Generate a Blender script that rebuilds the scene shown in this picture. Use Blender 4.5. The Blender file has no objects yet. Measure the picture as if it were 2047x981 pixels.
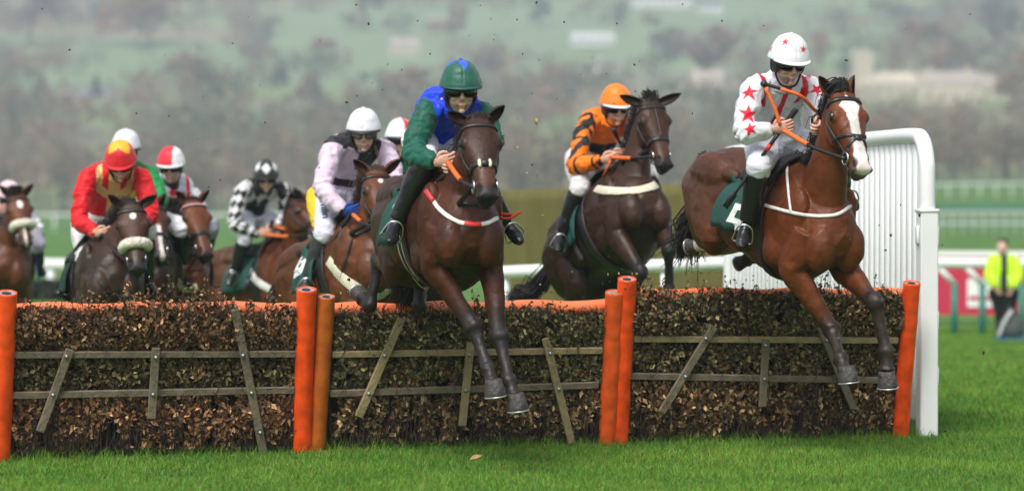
import bpy, math, random
import numpy as np
from mathutils import Vector, Matrix, Euler
from mathutils.bvhtree import BVHTree
from math import sin, cos, pi, sqrt, radians
random.seed(7); rng = np.random.default_rng(11)
C = bpy.context.scene.collection
S = bpy.context.scene

# ------------------------------------------------------------------ camera, sky, sun, exposure
FPX, CX, CY, HOR = 6000.0, 1023.5, 490.5, 405.0        # focal length in photo pixels, centre, horizon row
CAM = Vector((0, 0, 1.6))
PITCH = -math.atan((CY - HOR) / FPX)
cam_data = bpy.data.cameras.new("camera")
cam = bpy.data.objects.new("camera", cam_data); C.objects.link(cam)
cam.location = CAM
cam.rotation_euler = (pi / 2 + PITCH, 0, 0)
cam_data.sensor_width = 36.0
cam_data.lens = 36.0 * FPX / 2047.0
cam_data.clip_start = 0.2; cam_data.clip_end = 9000
cam_data.dof.use_dof = True
cam_data.dof.focus_distance = 18.8
cam_data.dof.aperture_fstop = cam_data.lens / 1000.0 / 0.070
S.camera = cam
CF = Vector((0, cos(PITCH), sin(PITCH))); CU = Vector((0, -sin(PITCH), cos(PITCH))); CR = Vector((1, 0, 0))

SUN_EL, SUN_AZ = radians(54), radians(205)     # azimuth of the sun measured clockwise from +Y
w = bpy.data.worlds.new("World"); S.world = w; w.use_nodes = True
nt = w.node_tree; nt.nodes.clear()
sky = nt.nodes.new("ShaderNodeTexSky"); sky.sky_type = 'NISHITA'; sky.sun_disc = False
sky.sun_elevation = SUN_EL; sky.sun_rotation = SUN_AZ
sky.air_density = 1.0; sky.dust_density = 4.0; sky.ozone_density = 1.0
hs = nt.nodes.new("ShaderNodeHueSaturation"); hs.inputs["Saturation"].default_value = 0.35
bg = nt.nodes.new("ShaderNodeBackground"); bg.inputs["Strength"].default_value = 0.11
out = nt.nodes.new("ShaderNodeOutputWorld")
nt.links.new(sky.outputs[0], hs.inputs["Color"]); nt.links.new(hs.outputs[0], bg.inputs["Color"])
nt.links.new(bg.outputs[0], out.inputs["Surface"])
sun_data = bpy.data.lights.new("sun", 'SUN'); sun_data.energy = 1.5; sun_data.angle = radians(20)
sun_data.color = (1.0, 0.965, 0.92)
sun = bpy.data.objects.new("sun", sun_data); C.objects.link(sun)
sdir = Vector((sin(SUN_AZ) * cos(SUN_EL), cos(SUN_AZ) * cos(SUN_EL), sin(SUN_EL)))
sun.rotation_euler = sdir.to_track_quat('Z', 'Y').to_euler()
sun.location = (0, 0, 60)
S.view_settings.view_transform = 'Standard'
try: S.view_settings.look = 'None'
except Exception: pass
S.view_settings.exposure = 0.78; S.view_settings.gamma = 1.0
S.render.engine = 'CYCLES'
S.cycles.use_denoising = True
S.cycles.max_bounces = 5; S.cycles.diffuse_bounces = 3; S.cycles.glossy_bounces = 2
S.cycles.transmission_bounces = 3; S.cycles.transparent_max_bounces = 4; S.cycles.volume_bounces = 1
S.cycles.caustics_reflective = False; S.cycles.caustics_refractive = False

# ------------------------------------------------------------------ helpers
def ray(px, py):
    return (CR * ((px - CX) / FPX) + CU * (-(py - CY) / FPX) + CF)
def P(px, py, d):
    return CAM + ray(px, py) * d
def proj(p):
    q = Vector(p) - CAM; d = q.dot(CF)
    return (CX + FPX * q.dot(CR) / d, CY - FPX * q.dot(CU) / d, d)
def smooth(a, b, x):
    t = np.clip((x - a) / (b - a), 0, 1); return t * t * (3 - 2 * t)

def vnoise(p, seed=0):
    """smooth value noise in numpy, p (N,3) -> (N,) in -1..1"""
    p = np.asarray(p, float); i = np.floor(p).astype(np.int64); f = p - i; f = f * f * (3 - 2 * f)
    def h(ix, iy, iz):
        n = (ix * 374761393 + iy * 668265263 + iz * 2147483647 + seed * 1274126177) & 0x7fffffff
        n = ((n ^ (n >> 13)) * 1274126177) & 0x7fffffff
        n = (n ^ (n >> 16)) & 0xffff
        return n / 32767.5 - 1.0
    r = 0
    for dx in (0, 1):
        for dy in (0, 1):
            for dz in (0, 1):
                wgt = (f[:, 0] if dx else 1 - f[:, 0]) * (f[:, 1] if dy else 1 - f[:, 1]) * (f[:, 2] if dz else 1 - f[:, 2])
                r = r + wgt * h(i[:, 0] + dx, i[:, 1] + dy, i[:, 2] + dz)
    return r
def fbm(p, seed=0, octs=4):
    p = np.asarray(p, float); a = 1.0; s = 0
    for o in range(octs):
        s = s + a * vnoise(p * (2 ** o), seed + o * 17); a *= 0.5
    return s / 1.8

# ---- materials
def newmat(name):
    m = bpy.data.materials.new(name); m.use_nodes = True
    b = m.node_tree.nodes["Principled BSDF"]
    return m, m.node_tree, b
def setin(b, name, v):
    if name in b.inputs: b.inputs[name].default_value = v
def mat(name, col, rough=0.6, metal=0.0, spec=0.5, var=0.0, vscale=8.0, bump=0.0, bscale=40.0, sheen=0.0, coat=0.0, trans=0.0):
    m, t, b = newmat(name)
    b.inputs["Base Color"].default_value = (*col, 1)
    setin(b, "Roughness", rough); setin(b, "Metallic", metal); setin(b, "Specular IOR Level", spec)
    setin(b, "Sheen Weight", sheen); setin(b, "Coat Weight", coat)
    tc = t.nodes.new("ShaderNodeTexCoord")
    if var:
        n = t.nodes.new("ShaderNodeTexNoise"); n.inputs["Scale"].default_value = vscale; n.inputs["Detail"].default_value = 5
        t.links.new(tc.outputs["Object"], n.inputs["Vector"])
        r = t.nodes.new("ShaderNodeMapRange"); r.inputs[1].default_value = 0.3; r.inputs[2].default_value = 0.7
        r.inputs[3].default_value = 1 - var; r.inputs[4].default_value = 1 + var
        t.links.new(n.outputs["Fac"], r.inputs[0])
        mx = t.nodes.new("ShaderNodeVectorMath"); mx.operation = 'SCALE'; mx.inputs[0].default_value = col
        t.links.new(r.outputs[0], mx.inputs["Scale"]); t.links.new(mx.outputs[0], b.inputs["Base Color"])
    if bump:
        n2 = t.nodes.new("ShaderNodeTexNoise"); n2.inputs["Scale"].default_value = bscale; n2.inputs["Detail"].default_value = 4
        t.links.new(tc.outputs["Object"], n2.inputs["Vector"])
        bp = t.nodes.new("ShaderNodeBump"); bp.inputs["Strength"].default_value = bump; bp.inputs["Distance"].default_value = 0.02
        t.links.new(n2.outputs["Fac"], bp.inputs["Height"]); t.links.new(bp.outputs[0], b.inputs["Normal"])
    return m
def mat_attr(name, rough=0.6, spec=0.5, sheen=0.0, bump=0.0, bscale=30.0, var=0.0, vscale=20.0, trans=0.0, coat=0.0, bdist=0.01, vstretch=None):
    """colour comes from the mesh's own colour attribute (pattern of the thing itself)"""
    m, t, b = newmat(name)
    a = t.nodes.new("ShaderNodeAttribute"); a.attribute_name = "Col"
    setin(b, "Roughness", rough); setin(b, "Specular IOR Level", spec); setin(b, "Sheen Weight", sheen); setin(b, "Coat Weight", coat)
    setin(b, "Coat Roughness", 0.35)
    src = a.outputs["Color"]
    tc = t.nodes.new("ShaderNodeTexCoord")
    if var:
        n = t.nodes.new("ShaderNodeTexNoise"); n.inputs["Scale"].default_value = vscale; n.inputs["Detail"].default_value = 6
        t.links.new(tc.outputs["Object"], n.inputs["Vector"])
        r = t.nodes.new("ShaderNodeMapRange"); r.inputs[1].default_value = 0.3; r.inputs[2].default_value = 0.7
        r.inputs[3].default_value = 1 - var; r.inputs[4].default_value = 1 + var
        t.links.new(n.outputs["Fac"], r.inputs[0])
        mx = t.nodes.new("ShaderNodeVectorMath"); mx.operation = 'SCALE'
        t.links.new(src, mx.inputs[0]); t.links.new(r.outputs[0], mx.inputs["Scale"]); src = mx.outputs[0]
        rr = t.nodes.new("ShaderNodeMapRange"); rr.inputs[1].default_value = 0.3; rr.inputs[2].default_value = 0.7
        rr.inputs[3].default_value = rough - 0.08; rr.inputs[4].default_value = rough + 0.12
        t.links.new(n.outputs["Fac"], rr.inputs[0]); t.links.new(rr.outputs[0], b.inputs["Roughness"])
    t.links.new(src, b.inputs["Base Color"])
    if bump:
        n2 = t.nodes.new("ShaderNodeTexNoise"); n2.inputs["Scale"].default_value = bscale; n2.inputs["Detail"].default_value = 5
        t.links.new(tc.outputs["Object"], n2.inputs["Vector"])
        bp = t.nodes.new("ShaderNodeBump"); bp.inputs["Strength"].default_value = bump; bp.inputs["Distance"].default_value = bdist
        t.links.new(n2.outputs["Fac"], bp.inputs["Height"]); t.links.new(bp.outputs[0], b.inputs["Normal"])
    if trans:
        tr = t.nodes.new("ShaderNodeBsdfTranslucent"); t.links.new(src, tr.inputs["Color"])
        ms = t.nodes.new("ShaderNodeMixShader"); ms.inputs[0].default_value = trans
        t.links.new(b.outputs[0], ms.inputs[1]); t.links.new(tr.outputs[0], ms.inputs[2])
        t.links.new(ms.outputs[0], t.nodes["Material Output"].inputs["Surface"])
    return m

# ---- objects
def empty(name, loc, label=None, cat=None, group=None):
    o = bpy.data.objects.new(name, None); C.objects.link(o); o.location = loc; o.empty_display_size = 0.2
    if label: tag(o, label, cat, group)
    return o
def tag(o, label=None, cat=None, group=None, kind=None):
    if label: o["label"] = label
    if cat: o["category"] = cat
    if group: o["group"] = group
    if kind: o["kind"] = kind
    return o
class Geo:
    """collects shapes (world coordinates) into one mesh"""
    def __init__(s): s.v = []; s.f = []; s.n = 0; s.c = []
    def add(s, v, f, col=None):
        v = np.asarray(v, float); s.v.append(v)
        s.f += [[i + s.n for i in q] for q in f]
        s.c.append(np.tile(np.array([*(col or (1, 1, 1)), 1.0]), (len(v), 1))); s.n += len(v)
        return s
    def arrays(s): return np.concatenate(s.v), s.f
    def build(s, name, m=None, parent=None, sm=True, colored=False):
        v, f = s.arrays()
        return mesh_obj(name, v, f, m, parent, sm, np.concatenate(s.c) if colored else None)
def children_origin(parent):
    """world position of an object made with location only (its parents too)"""
    p = Vector((0, 0, 0)); o = parent
    while o is not None: p += o.location; o = o.parent
    return p
def mesh_obj(name, v, f, m=None, parent=None, sm=True, cols=None, origin=None):
    v = np.asarray(v, float)
    if origin is None:
        origin = (v.min(0) + v.max(0)) / 2
        if parent is None: origin[2] = v[:, 2].min()
    org = np.asarray(origin, float)
    me = bpy.data.meshes.new(name)
    vv = v - org
    if isinstance(f, np.ndarray):
        k = f.shape[1]; nf = len(f)
        me.vertices.add(len(v)); me.vertices.foreach_set("co", vv.astype(np.float32).ravel())
        me.loops.add(nf * k); me.loops.foreach_set("vertex_index", f.astype(np.int32).ravel())
        me.polygons.add(nf); me.polygons.foreach_set("loop_start", np.arange(0, nf * k, k, dtype=np.int32))
        try: me.polygons.foreach_set("loop_total", np.full(nf, k, dtype=np.int32))
        except Exception: pass
        me.update(calc_edges=True)
    else:
        me.from_pydata(vv.tolist(), [], f); me.update()
    if cols is not None:
        a = me.attributes.new("Col", 'FLOAT_COLOR', 'POINT'); a.data.foreach_set("color", np.asarray(cols, np.float32).ravel())
    if sm:
        me.polygons.foreach_set("use_smooth", np.ones(len(me.polygons), bool))
    if m:
        for q in (m if isinstance(m, (list, tuple)) else [m]): me.materials.append(q)
    o = bpy.data.objects.new(name, me); C.objects.link(o)
    if parent is not None:
        o.parent = parent; o.location = Vector(org) - children_origin(parent)
    else: o.location = Vector(org)
    return o

def catrom(a, m):
    """Catmull-Rom through the rows of a, m samples per span"""
    a = np.asarray(a, float); n = len(a)
    if n == 2:
        t = np.linspace(0, 1, m + 1)[:, None]; return a[0] * (1 - t) + a[1] * t
    p = np.vstack([2 * a[0] - a[1], a, 2 * a[-1] - a[-2]]); out_ = []
    for i in range(n - 1):
        p0, p1, p2, p3 = p[i], p[i + 1], p[i + 2], p[i + 3]
        for t in np.linspace(0, 1, m, endpoint=False):
            out_.append(0.5 * ((2 * p1) + (-p0 + p2) * t + (2 * p0 - 5 * p1 + 4 * p2 - p3) * t * t + (-p0 + 3 * p1 - 3 * p2 + p3) * t ** 3))
    out_.append(a[-1]); return np.array(out_)
def nrm(v):
    v = np.asarray(v, float); return v / max(1e-9, np.linalg.norm(v))
def tubegeo(rings, closed=False):
    """rings: list of (k,3) arrays -> verts, faces with end fans"""
    k = len(rings[0]); n = len(rings); v = np.concatenate(rings); f = []
    for i in range(n - 1 if not closed else n):
        a, b = i * k, ((i + 1) % n) * k
        for j in range(k):
            j2 = (j + 1) % k; f.append([a + j, a + j2, b + j2, b + j])
    if not closed:
        v = np.vstack([v, rings[0].mean(0), rings[-1].mean(0)]); c0 = n * k; c1 = c0 + 1
        for j in range(k):
            j2 = (j + 1) % k; f.append([c0, j2, j]); f.append([c1, (n - 1) * k + j, (n - 1) * k + j2])
    return v, f
def loft(st, side, m=5, seg=16, power=1.0, taper_top=0.0):
    """st rows: x,y,z, half-width along side, up-extent, down-extent. side = lateral vector"""
    st = np.array([[*q[:3], *(q[3:] if len(q) == 6 else (q[3], q[3], q[3]) if len(q) == 4 else (q[3], q[4], q[4]))] for q in st], float)
    a = catrom(st, m) if m > 1 else st
    c = a[:, :3]; t = np.gradient(c, axis=0)
    rings = []; th = np.linspace(0, 2 * pi, seg, endpoint=False); side = np.asarray(side, float)
    for i in range(len(a)):
        T = nrm(t[i]); s_ = nrm(side - T * np.dot(side, T)); u = np.cross(T, s_)
        if False: u = -u
        w_, up, dn = np.maximum(a[i, 3:6], 0.002)
        cs, sn = np.cos(th), np.sin(th)
        cs_ = np.sign(cs) * np.abs(cs) ** power; sn_ = np.sign(sn) * np.abs(sn) ** power
        wloc = w_ * (1 - taper_top * np.clip(sn, 0, 1))
        rings.append(c[i] + np.outer(cs_ * wloc, s_) + np.outer(np.where(sn > 0, sn_ * up, sn_ * dn), u))
    return tubegeo(rings)
def tube(pts, r, m=4, seg=8, closed=False):
    """round tube through points; r number or list"""
    pts = np.array([list(p) for p in pts], float)
    r = np.full(len(pts), r) if np.isscalar(r) else np.asarray(r, float)
    a = catrom(np.column_stack([pts, r]), m) if m > 1 else np.column_stack([pts, r])
    c = a[:, :3]; t = np.gradient(c, axis=0); ref = np.array([0.13, 0.31, 0.94]); rings = []
    th = np.linspace(0, 2 * pi, seg, endpoint=False)
    T0 = nrm(t[0]); u = nrm(np.cross(T0, ref) if abs(np.dot(T0, ref)) < 0.95 else np.cross(T0, [1, 0, 0]))
    for i in range(len(c)):
        T = nrm(t[i]); u = nrm(u - T * np.dot(u, T)); v_ = np.cross(T, u)
        rings.append(c[i] + a[i, 3] * (np.outer(np.cos(th), u) + np.outer(np.sin(th), v_)))
    return tubegeo(rings)
def band(pts, nors, wid, thick, m=3):
    """flat strap: centre points with outward normals, width across, thickness along normal"""
    pts = np.array([list(p) for p in pts], float); nors = np.array([list(p) for p in nors], float)
    wid = np.full(len(pts), wid) if np.isscalar(wid) else np.asarray(wid, float)
    a = catrom(np.column_stack([pts, nors, wid]), m) if m > 1 else np.column_stack([pts, nors, wid])
    c = a[:, :3]; t = np.gradient(c, axis=0); rings = []
    for i in range(len(c)):
        T = nrm(t[i]); n_ = nrm(a[i, 3:6] - T * np.dot(a[i, 3:6], T)); s_ = np.cross(T, n_); h = a[i, 6] / 2
        rings.append(np.array([c[i] - s_ * h, c[i] - s_ * h * .8 + n_ * thick, c[i] + s_ * h * .8 + n_ * thick, c[i] + s_ * h, c[i] + s_ * h * .9 - n_ * thick * .6, c[i] - s_ * h * .9 - n_ * thick * .6]))
    return tubegeo(rings)
def sphere(c, r, ax=None, seg=14, rg=9):
    """ellipsoid; r = 3 radii along the 3 rows of ax"""
    r = (r, r, r) if np.isscalar(r) else r
    ax = np.eye(3) if ax is None else np.array([list(q) for q in ax], float)
    rings = []
    for i in range(1, rg):
        p = pi * i / rg
        th = np.linspace(0, 2 * pi, seg, endpoint=False)
        loc = np.column_stack([sin(p) * np.cos(th) * r[0], sin(p) * np.sin(th) * r[1], np.full(seg, cos(p) * r[2])])
        rings.append(loc @ ax + np.array(list(c)))
    v, f = tubegeo(rings)
    v[-2] = np.array([0, 0, r[2]]) @ ax + np.array(list(c)); v[-1] = np.array([0, 0, -r[2]]) @ ax + np.array(list(c))
    return v, f
def box(c, half, ax=None, bev=0.0):
    ax = np.eye(3) if ax is None else np.array([list(q) for q in ax], float); hx, hy, hz = half
    if bev <= 0:
        v = np.array([[x, y, z] for x in (-hx, hx) for y in (-hy, hy) for z in (-hz, hz)])
        f = [[0, 1, 3, 2], [4, 6, 7, 5], [0, 4, 5, 1], [2, 3, 7, 6], [0, 2, 6, 4], [1, 5, 7, 3]]
    else:
        b = bev; sec = [(-hx + b, -hy), (hx - b, -hy), (hx, -hy + b), (hx, hy - b), (hx - b, hy), (-hx + b, hy), (-hx, hy - b), (-hx, -hy + b)]
        rings = []
        for z, k in ((-hz, 1 - b / max(hx, hy)), (-hz + b, 1), (hz - b, 1), (hz, 1 - b / max(hx, hy))):
            rings.append(np.array([[x * k, y * k, z] for x, y in sec]))
        v, f = tubegeo(rings)
    return v @ ax + np.array(list(c)), f
def beam(p, q, wdir, hw, ht, bev=0.0):
    """rectangular bar from p to q; wdir = direction of its width"""
    p = np.array(list(p)); q = np.array(list(q)); T = nrm(q - p); wd = nrm(np.array(list(wdir)) - T * np.dot(T, np.array(list(wdir)))); n_ = np.cross(T, wd)
    return box((p + q) / 2, (hw, ht, np.linalg.norm(q - p) / 2), (wd, n_, T), bev)
# ------------------------------------------------------------------ the land
def ground_z(x, y):
    x = np.asarray(x, float); y = np.asarray(y, float)
    near = -0.5 * smooth(21.5, 48, y)
    side = smooth(-12, 30, x * 180 / np.maximum(y, 60))
    far = side * (0.6 * smooth(75, 130, y) + 1.9 * smooth(130, 250, y)) + 2.6 * side * smooth(250, 450, y)
    d = np.array([400, 480, 600, 800, 1000, 1250, 1500, 2000, 2600.]); z = np.array([0, 0.6, 8, 25, 44, 73, 108, 178, 240.])
    hill = np.interp(y, d, z)
    p = np.column_stack([x.ravel() / 240, y.ravel() / 240, np.zeros(x.size)])
    bump = fbm(p, 3, 3).reshape(x.shape) * 10 * smooth(560, 950, y)
    q = np.column_stack([x.ravel() / 1.7, y.ravel() / 1.7, np.zeros(x.size)])
    rough = vnoise(q, 5).reshape(x.shape) * 0.012 * smooth(12, 16, y)
    return near + far + hill + bump + rough
def gz(x, y): return float(ground_z(np.array([x]), np.array([y]))[0])
def land_sheet(name, rows, cols, spread, m):
    Y = np.array(rows)[:, None] * np.ones((1, cols)); u = np.linspace(-1, 1, cols)[None, :]
    X = u * (spread * Y + 14); Z = ground_z(X, Y)
    v = np.column_stack([X.ravel(), Y.ravel(), Z.ravel()]); n = len(rows)
    i = np.arange(n - 1)[:, None] * cols + np.arange(cols - 1)[None, :]
    f = np.column_stack([i.ravel(), i.ravel() + 1, i.ravel() + cols + 1, i.ravel() + cols])
    return tag(mesh_obj(name, v, f, m, origin=(0, 0, 0)), kind='structure')

def turf_mat():
    m, t, b = newmat("turf")
    tc = t.nodes.new("ShaderNodeTexCoord")
    n1 = t.nodes.new("ShaderNodeTexNoise"); n1.inputs["Scale"].default_value = 0.9; n1.inputs["Detail"].default_value = 6
    n2 = t.nodes.new("ShaderNodeTexNoise"); n2.inputs["Scale"].default_value = 26; n2.inputs["Detail"].default_value = 6
    for n in (n1, n2): t.links.new(tc.outputs["Object"], n.inputs["Vector"])
    r1 = t.nodes.new("ShaderNodeValToRGB"); e = r1.color_ramp.elements
    e[0].position = 0.35; e[0].color = (0.055, 0.135, 0.02, 1); e[1].position = 0.68; e[1].color = (0.10, 0.225, 0.035, 1)
    r2 = t.nodes.new("ShaderNodeMapRange"); r2.inputs[1].default_value = 0.3; r2.inputs[2].default_value = 0.7; r2.inputs[3].default_value = 0.7; r2.inputs[4].default_value = 1.25
    t.links.new(n1.outputs["Fac"], r1.inputs[0]); t.links.new(n2.outputs["Fac"], r2.inputs[0])
    mx = t.nodes.new("ShaderNodeVectorMath"); mx.operation = 'SCALE'
    t.links.new(r1.outputs[0], mx.inputs[0]); t.links.new(r2.outputs[0], mx.inputs["Scale"]); t.links.new(mx.outputs[0], b.inputs["Base Color"])
    setin(b, "Roughness", 0.85); setin(b, "Specular IOR Level", 0.25)
    return m
def hill_mat():
    m, t, b = newmat("hill_fields")
    a = t.nodes.new("ShaderNodeAttribute"); a.attribute_name = "Col"
    t.links.new(a.outputs["Color"], b.inputs["Base Color"]); setin(b, "Roughness", 0.95); setin(b, "Specular IOR Level", 0.1)
    return m
turf = land_sheet("turf", list(np.linspace(4, 60, 90)) + list(np.geomspace(61, 420, 60)), 90, 0.42, turf_mat())
# hill with fields: each field one crop colour, hedged
hrows = np.geomspace(420, 2600, 150); hcols = 190
hills = land_sheet("hills", list(hrows), hcols, 0.30, hill_mat())
hv = np.empty(len(hills.data.vertices) * 3, np.float32); hills.data.vertices.foreach_get("co", hv); hv = hv.reshape(-1, 3)
fields = [(rng.uniform(-520, 520), rng.uniform(440, 1900)) for _ in range(190)]
fcols = [(0.18, 0.25, 0.10), (0.26, 0.22, 0.14), (0.23, 0.28, 0.12), (0.25, 0.21, 0.13), (0.30, 0.23, 0.16), (0.20, 0.21, 0.12), (0.17, 0.17, 0.12)]
fc = np.array([fcols[rng.integers(0, len(fcols))] for _ in fields]); fp = np.array(fields)
# the lush pastures the photo shows
for px, py, D in ((470, 135, 1060), (560, 128, 1060), (640, 112, 1080), (1000, 60, 1270), (1400, 80, 1210), (1700, 60, 1270), (1340, 35, 1340), (1180, 120, 1090), (100, 150, 980), (1940, 160, 960), (880, 50, 1290)):
    q = P(px, py, D); k = np.argsort(((fp - [q.x, q.y]) ** 2).sum(1))[:3]; fc[k] = (0.20, 0.275, 0.13)
hx = hv[:, :2] + 14 * np.column_stack([fbm(np.column_stack([hv[:, 0] / 60, hv[:, 1] / 60, hv[:, 2] * 0]), 9), fbm(np.column_stack([hv[:, 0] / 60, hv[:, 1] / 60, hv[:, 2] * 0 + 7]), 9)])
dd = ((hx[:, None, :] - fp[None]) ** 2).sum(2); kk = dd.argmin(1)
hc = fc[kk] * (1 + 0.18 * fbm(hv / 25, 4))[:, None]
hc[hv[:, 1] < 520] = (0.15, 0.18, 0.09)
a = hills.data.attributes.new("Col", 'FLOAT_COLOR', 'POINT'); a.data.foreach_set("color", np.column_stack([hc, np.ones(len(hc))]).astype(np.float32).ravel())

# ------------------------------------------------------------------ trees
M_leaf = mat_attr("autumn_leaves", rough=0.8, spec=0.2, trans=0.25)
M_bark = mat("bark", (0.10, 0.085, 0.07), 0.9, var=0.3, vscale=3)
def quads(cent, size, normal_jit=1.0):
    """random little leaf-clump faces at cent (N,3)"""
    n = len(cent); a_ = rng.normal(size=(n, 3)); a_ /= np.linalg.norm(a_, axis=1)[:, None]
    b_ = np.cross(a_, rng.normal(size=(n, 3))); b_ /= np.linalg.norm(b_, axis=1)[:, None]
    s1 = (np.asarray(size) * rng.uniform(0.6, 1.3, n))[:, None]; s2 = s1 * rng.uniform(0.5, 0.9, n)[:, None]
    v = np.stack([cent - a_ * s1, cent + b_ * s2, cent + a_ * s1, cent - b_ * s2], 1).reshape(-1, 3)
    f = np.arange(4 * n).reshape(-1, 4); return v, f
def crown_points(c, rx, rz, n, seed):
    lob = [(rng.normal(0, 0.45, 3) * [rx, rx, rz * 0.9], rng.uniform(0.35, 0.62)) for _ in range(7)]
    pts = []
    for o, s in lob:
        p = rng.normal(size=(n // 7 + 1, 3)); p /= np.linalg.norm(p, axis=1)[:, None]
        p *= rng.uniform(0.35, 1.0, len(p))[:, None] ** 0.5
        pts.append(c + o + p * np.array([rx, rx, rz]) * s)
    return np.concatenate(pts)[:n]
def tree_parts(base, h, wid, col, n=260, dens=0.9, conifer=False):
    base = np.array(list(base)); ht = h * 0.25
    tr = Geo()
    tr.add(*tube([base - [0, 0, 0.5], base + [0.1, 0, ht], base + [0.0, 0.1, h * 0.75]], [h * 0.03, h * 0.024, h * 0.006], 3, 6))
    for k in range(7):
        an = rng.uniform(0, 2 * pi); z0 = h * rng.uniform(0.2, 0.5); r_ = wid * rng.uniform(0.25, 0.45)
        tr.add(*tube([base + [0, 0, z0], base + [cos(an) * r_ * .5, sin(an) * r_ * .5, z0 + h * .12], base + [cos(an) * r_, sin(an) * r_, z0 + h * 0.3]], [h * .012, h * .008, h * .003], 2, 5))
    if conifer:
        t_ = rng.uniform(0, 1, n) ** 0.7; an = rng.uniform(0, 2 * pi, n); r_ = wid * 0.5 * (t_) * rng.uniform(0.6, 1, n)
        pts = base + np.column_stack([np.cos(an) * r_, np.sin(an) * r_, h * (1 - 0.88 * t_)])
    else: pts = crown_points(base + [0, 0, h * 0.6], wid * 0.5, h * 0.42, n, 0)
    v, f = quads(pts, wid * 0.075)
    shade = 1 + 0.35 * rng.normal(size=len(pts)).clip(-1.6, 1.6)
    cc = np.array(col)[None] * shade[:, None] * (1 + 0.12 * rng.normal(size=(len(pts), 3)))
    cc = np.repeat(np.clip(cc, 0.005, 1), 4, 0)
    return tr, v, f, np.column_stack([cc, np.ones(len(cc))])
def hill_tree(px, py_base, D, h, wid, col, label, kindname="tree", **kw):
    q = P(px, 400, D); x, y = q.x, q.y; b_ = Vector((x, y, gz(x, y)))
    root = empty(kindname, b_, label, "tree", "trees on the hillside")
    tr, v, f, c = tree_parts(b_, h, wid, col, **kw)
    tr.build("trunk", M_bark, root)
    mesh_obj("crown", v, f, M_leaf, root, False, c)
def D_at(px, py):
    """distance at which the ground shows at this pixel"""
    best = None
    for D in np.geomspace(430, 2300, 500):
        q = P(px, py, D)
        if gz(q.x, q.y) >= q.z: return D
    return 2300
OLIVE, RUST, TAN, GREY, GREEN, DARK = (0.16, 0.15, 0.07), (0.36, 0.165, 0.08), (0.34, 0.24, 0.14), (0.22, 0.18, 0.15), (0.10, 0.15, 0.07), (0.03, 0.06, 0.05)
tree_specs = [
 (300, 95, 140, 150, RUST, "broad rust-brown oak high on the hill at the upper left"),
 (60, 90, 150, 130, (0.22,0.14,0.1), "wide dull brown tree at the upper left corner of the hill"),
 (520, 110, 80, 60, GREY, "thin grey-brown tree on the pasture left of the small orange trees"),
 (510, 118, 45, 48, (0.36,0.2,0.09), "small orange-tan tree on the pale green pasture"),
 (652, 122, 52, 60, (0.34,0.15,0.09), "round rusty red tree standing alone on the green slope"),
 (193, 205, 56, 36, DARK, "dark green conifer beside the blue-grey roof at the left"),
 (390, 215, 90, 110, (0.25,0.17,0.1), "big round tan tree above the wood, above the checked jockey's left"),
 (560, 175, 60, 45, DARK, "narrow dark evergreen at the foot of the green pasture"),
 (85, 210, 60, 55, (0.24,0.11,0.09), "small maroon-red tree left of the dark conifer"),
 (790, 205, 70, 130, (0.29,0.16,0.09), "wide orange-brown tree above the pink jockey's white cap"),
 (620, 205, 65, 80, (0.23,0.15,0.09), "brown tree between the narrow evergreen and the wide orange tree"),
 (730, 60, 90, 70, GREY, "bare grey tree on the skyline field above the pasture"),
 (905, 80, 60, 80, (0.28,0.17,0.1), "light brown tree below the upper pale houses"),
 (1080, 60, 70, 60, GREEN, "green tree on the hill above the orange-capped jockey"),
 (1120, 205, 80, 90, TAN, "tan tree left of the orange cap"),
 (1420, 165, 110, 130, (0.24,0.14,0.1), "broad brown tree behind the small cream house"),
 (1330, 120, 80, 80, (0.17,0.14,0.1), "grey-brown tree above and between the two front jockeys"),
 (1640, 135, 75, 55, (0.33,0.17,0.08), "orange tree right of the star-patterned cap"),
 (1880, 150, 100, 130, (0.23,0.15,0.11), "broad brown tree above the church"),
 (1990, 110, 110, 90, (0.13,0.12,0.1), "tall dark grey tree at the upper right edge"),
 (2030, 215, 90, 80, (0.27,0.16,0.09), "orange-brown tree at the right edge beside the cream cottages"),
 (1490, 250, 70, 70, OLIVE, "olive tree behind the star jockey's shoulder"),
 (1790, 60, 60, 70, GREEN, "rounded green tree high on the right-hand pasture"),
 (1240, 60, 60, 55, (0.15,0.16,0.1), "dull green tree left of the white farmhouse"),
 (1690, 165, 55, 40, DARK, "dark tree close to the left of the church tower"),
 (970, 160, 70, 70, (0.2,0.15,0.1), "brown tree right of the pale stone house"),
]
for (px, pyb, hp, wp, col, lab) in tree_specs:
    D = D_at(px, pyb); k = D / FPX
    hill_tree(px, pyb, D, hp * k, wp * k, col, lab, "conifer" if "conifer" in lab or "evergreen" in lab else "tree", conifer=("conifer" in lab or "evergreen" in lab), n=320)
# far-off woodland that reads as one mass: the valley wood and the hedgerow trees of the slope
wv, wf, wc, wn = [], [], [], 0
wt = Geo()
def wood_tree(x, y, h, wid, col, n):
    global wn
    b_ = np.array([x, y, gz(x, y)])
    pts = crown_points(b_ + [0, 0, h * 0.58], wid * 0.5, h * 0.45, n, 0)
    v, f = quads(pts, wid * 0.07); shade = 1 + 0.16 * rng.normal(size=len(pts)).clip(-1.5, 1.5)
    cc = np.repeat(np.clip(np.array(col)[None] * shade[:, None], .004, 1), 4, 0)
    wv.append(v); wf.append(f + wn); wc.append(np.column_stack([cc, np.ones(len(cc))])); wn += len(v)
    wt.add(*tube([b_ - [0, 0, .3], b_ + [rng.normal(0, .2), 0, h * .4], b_ + [0, 0, h * 0.8]], [h * .018, h * .013, h * .004], 2, 5))
wood_cols = [(0.24, 0.18, 0.13), (0.27, 0.19, 0.13), (0.19, 0.15, 0.11), (0.30, 0.20, 0.13), (0.17, 0.15, 0.10)]
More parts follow.
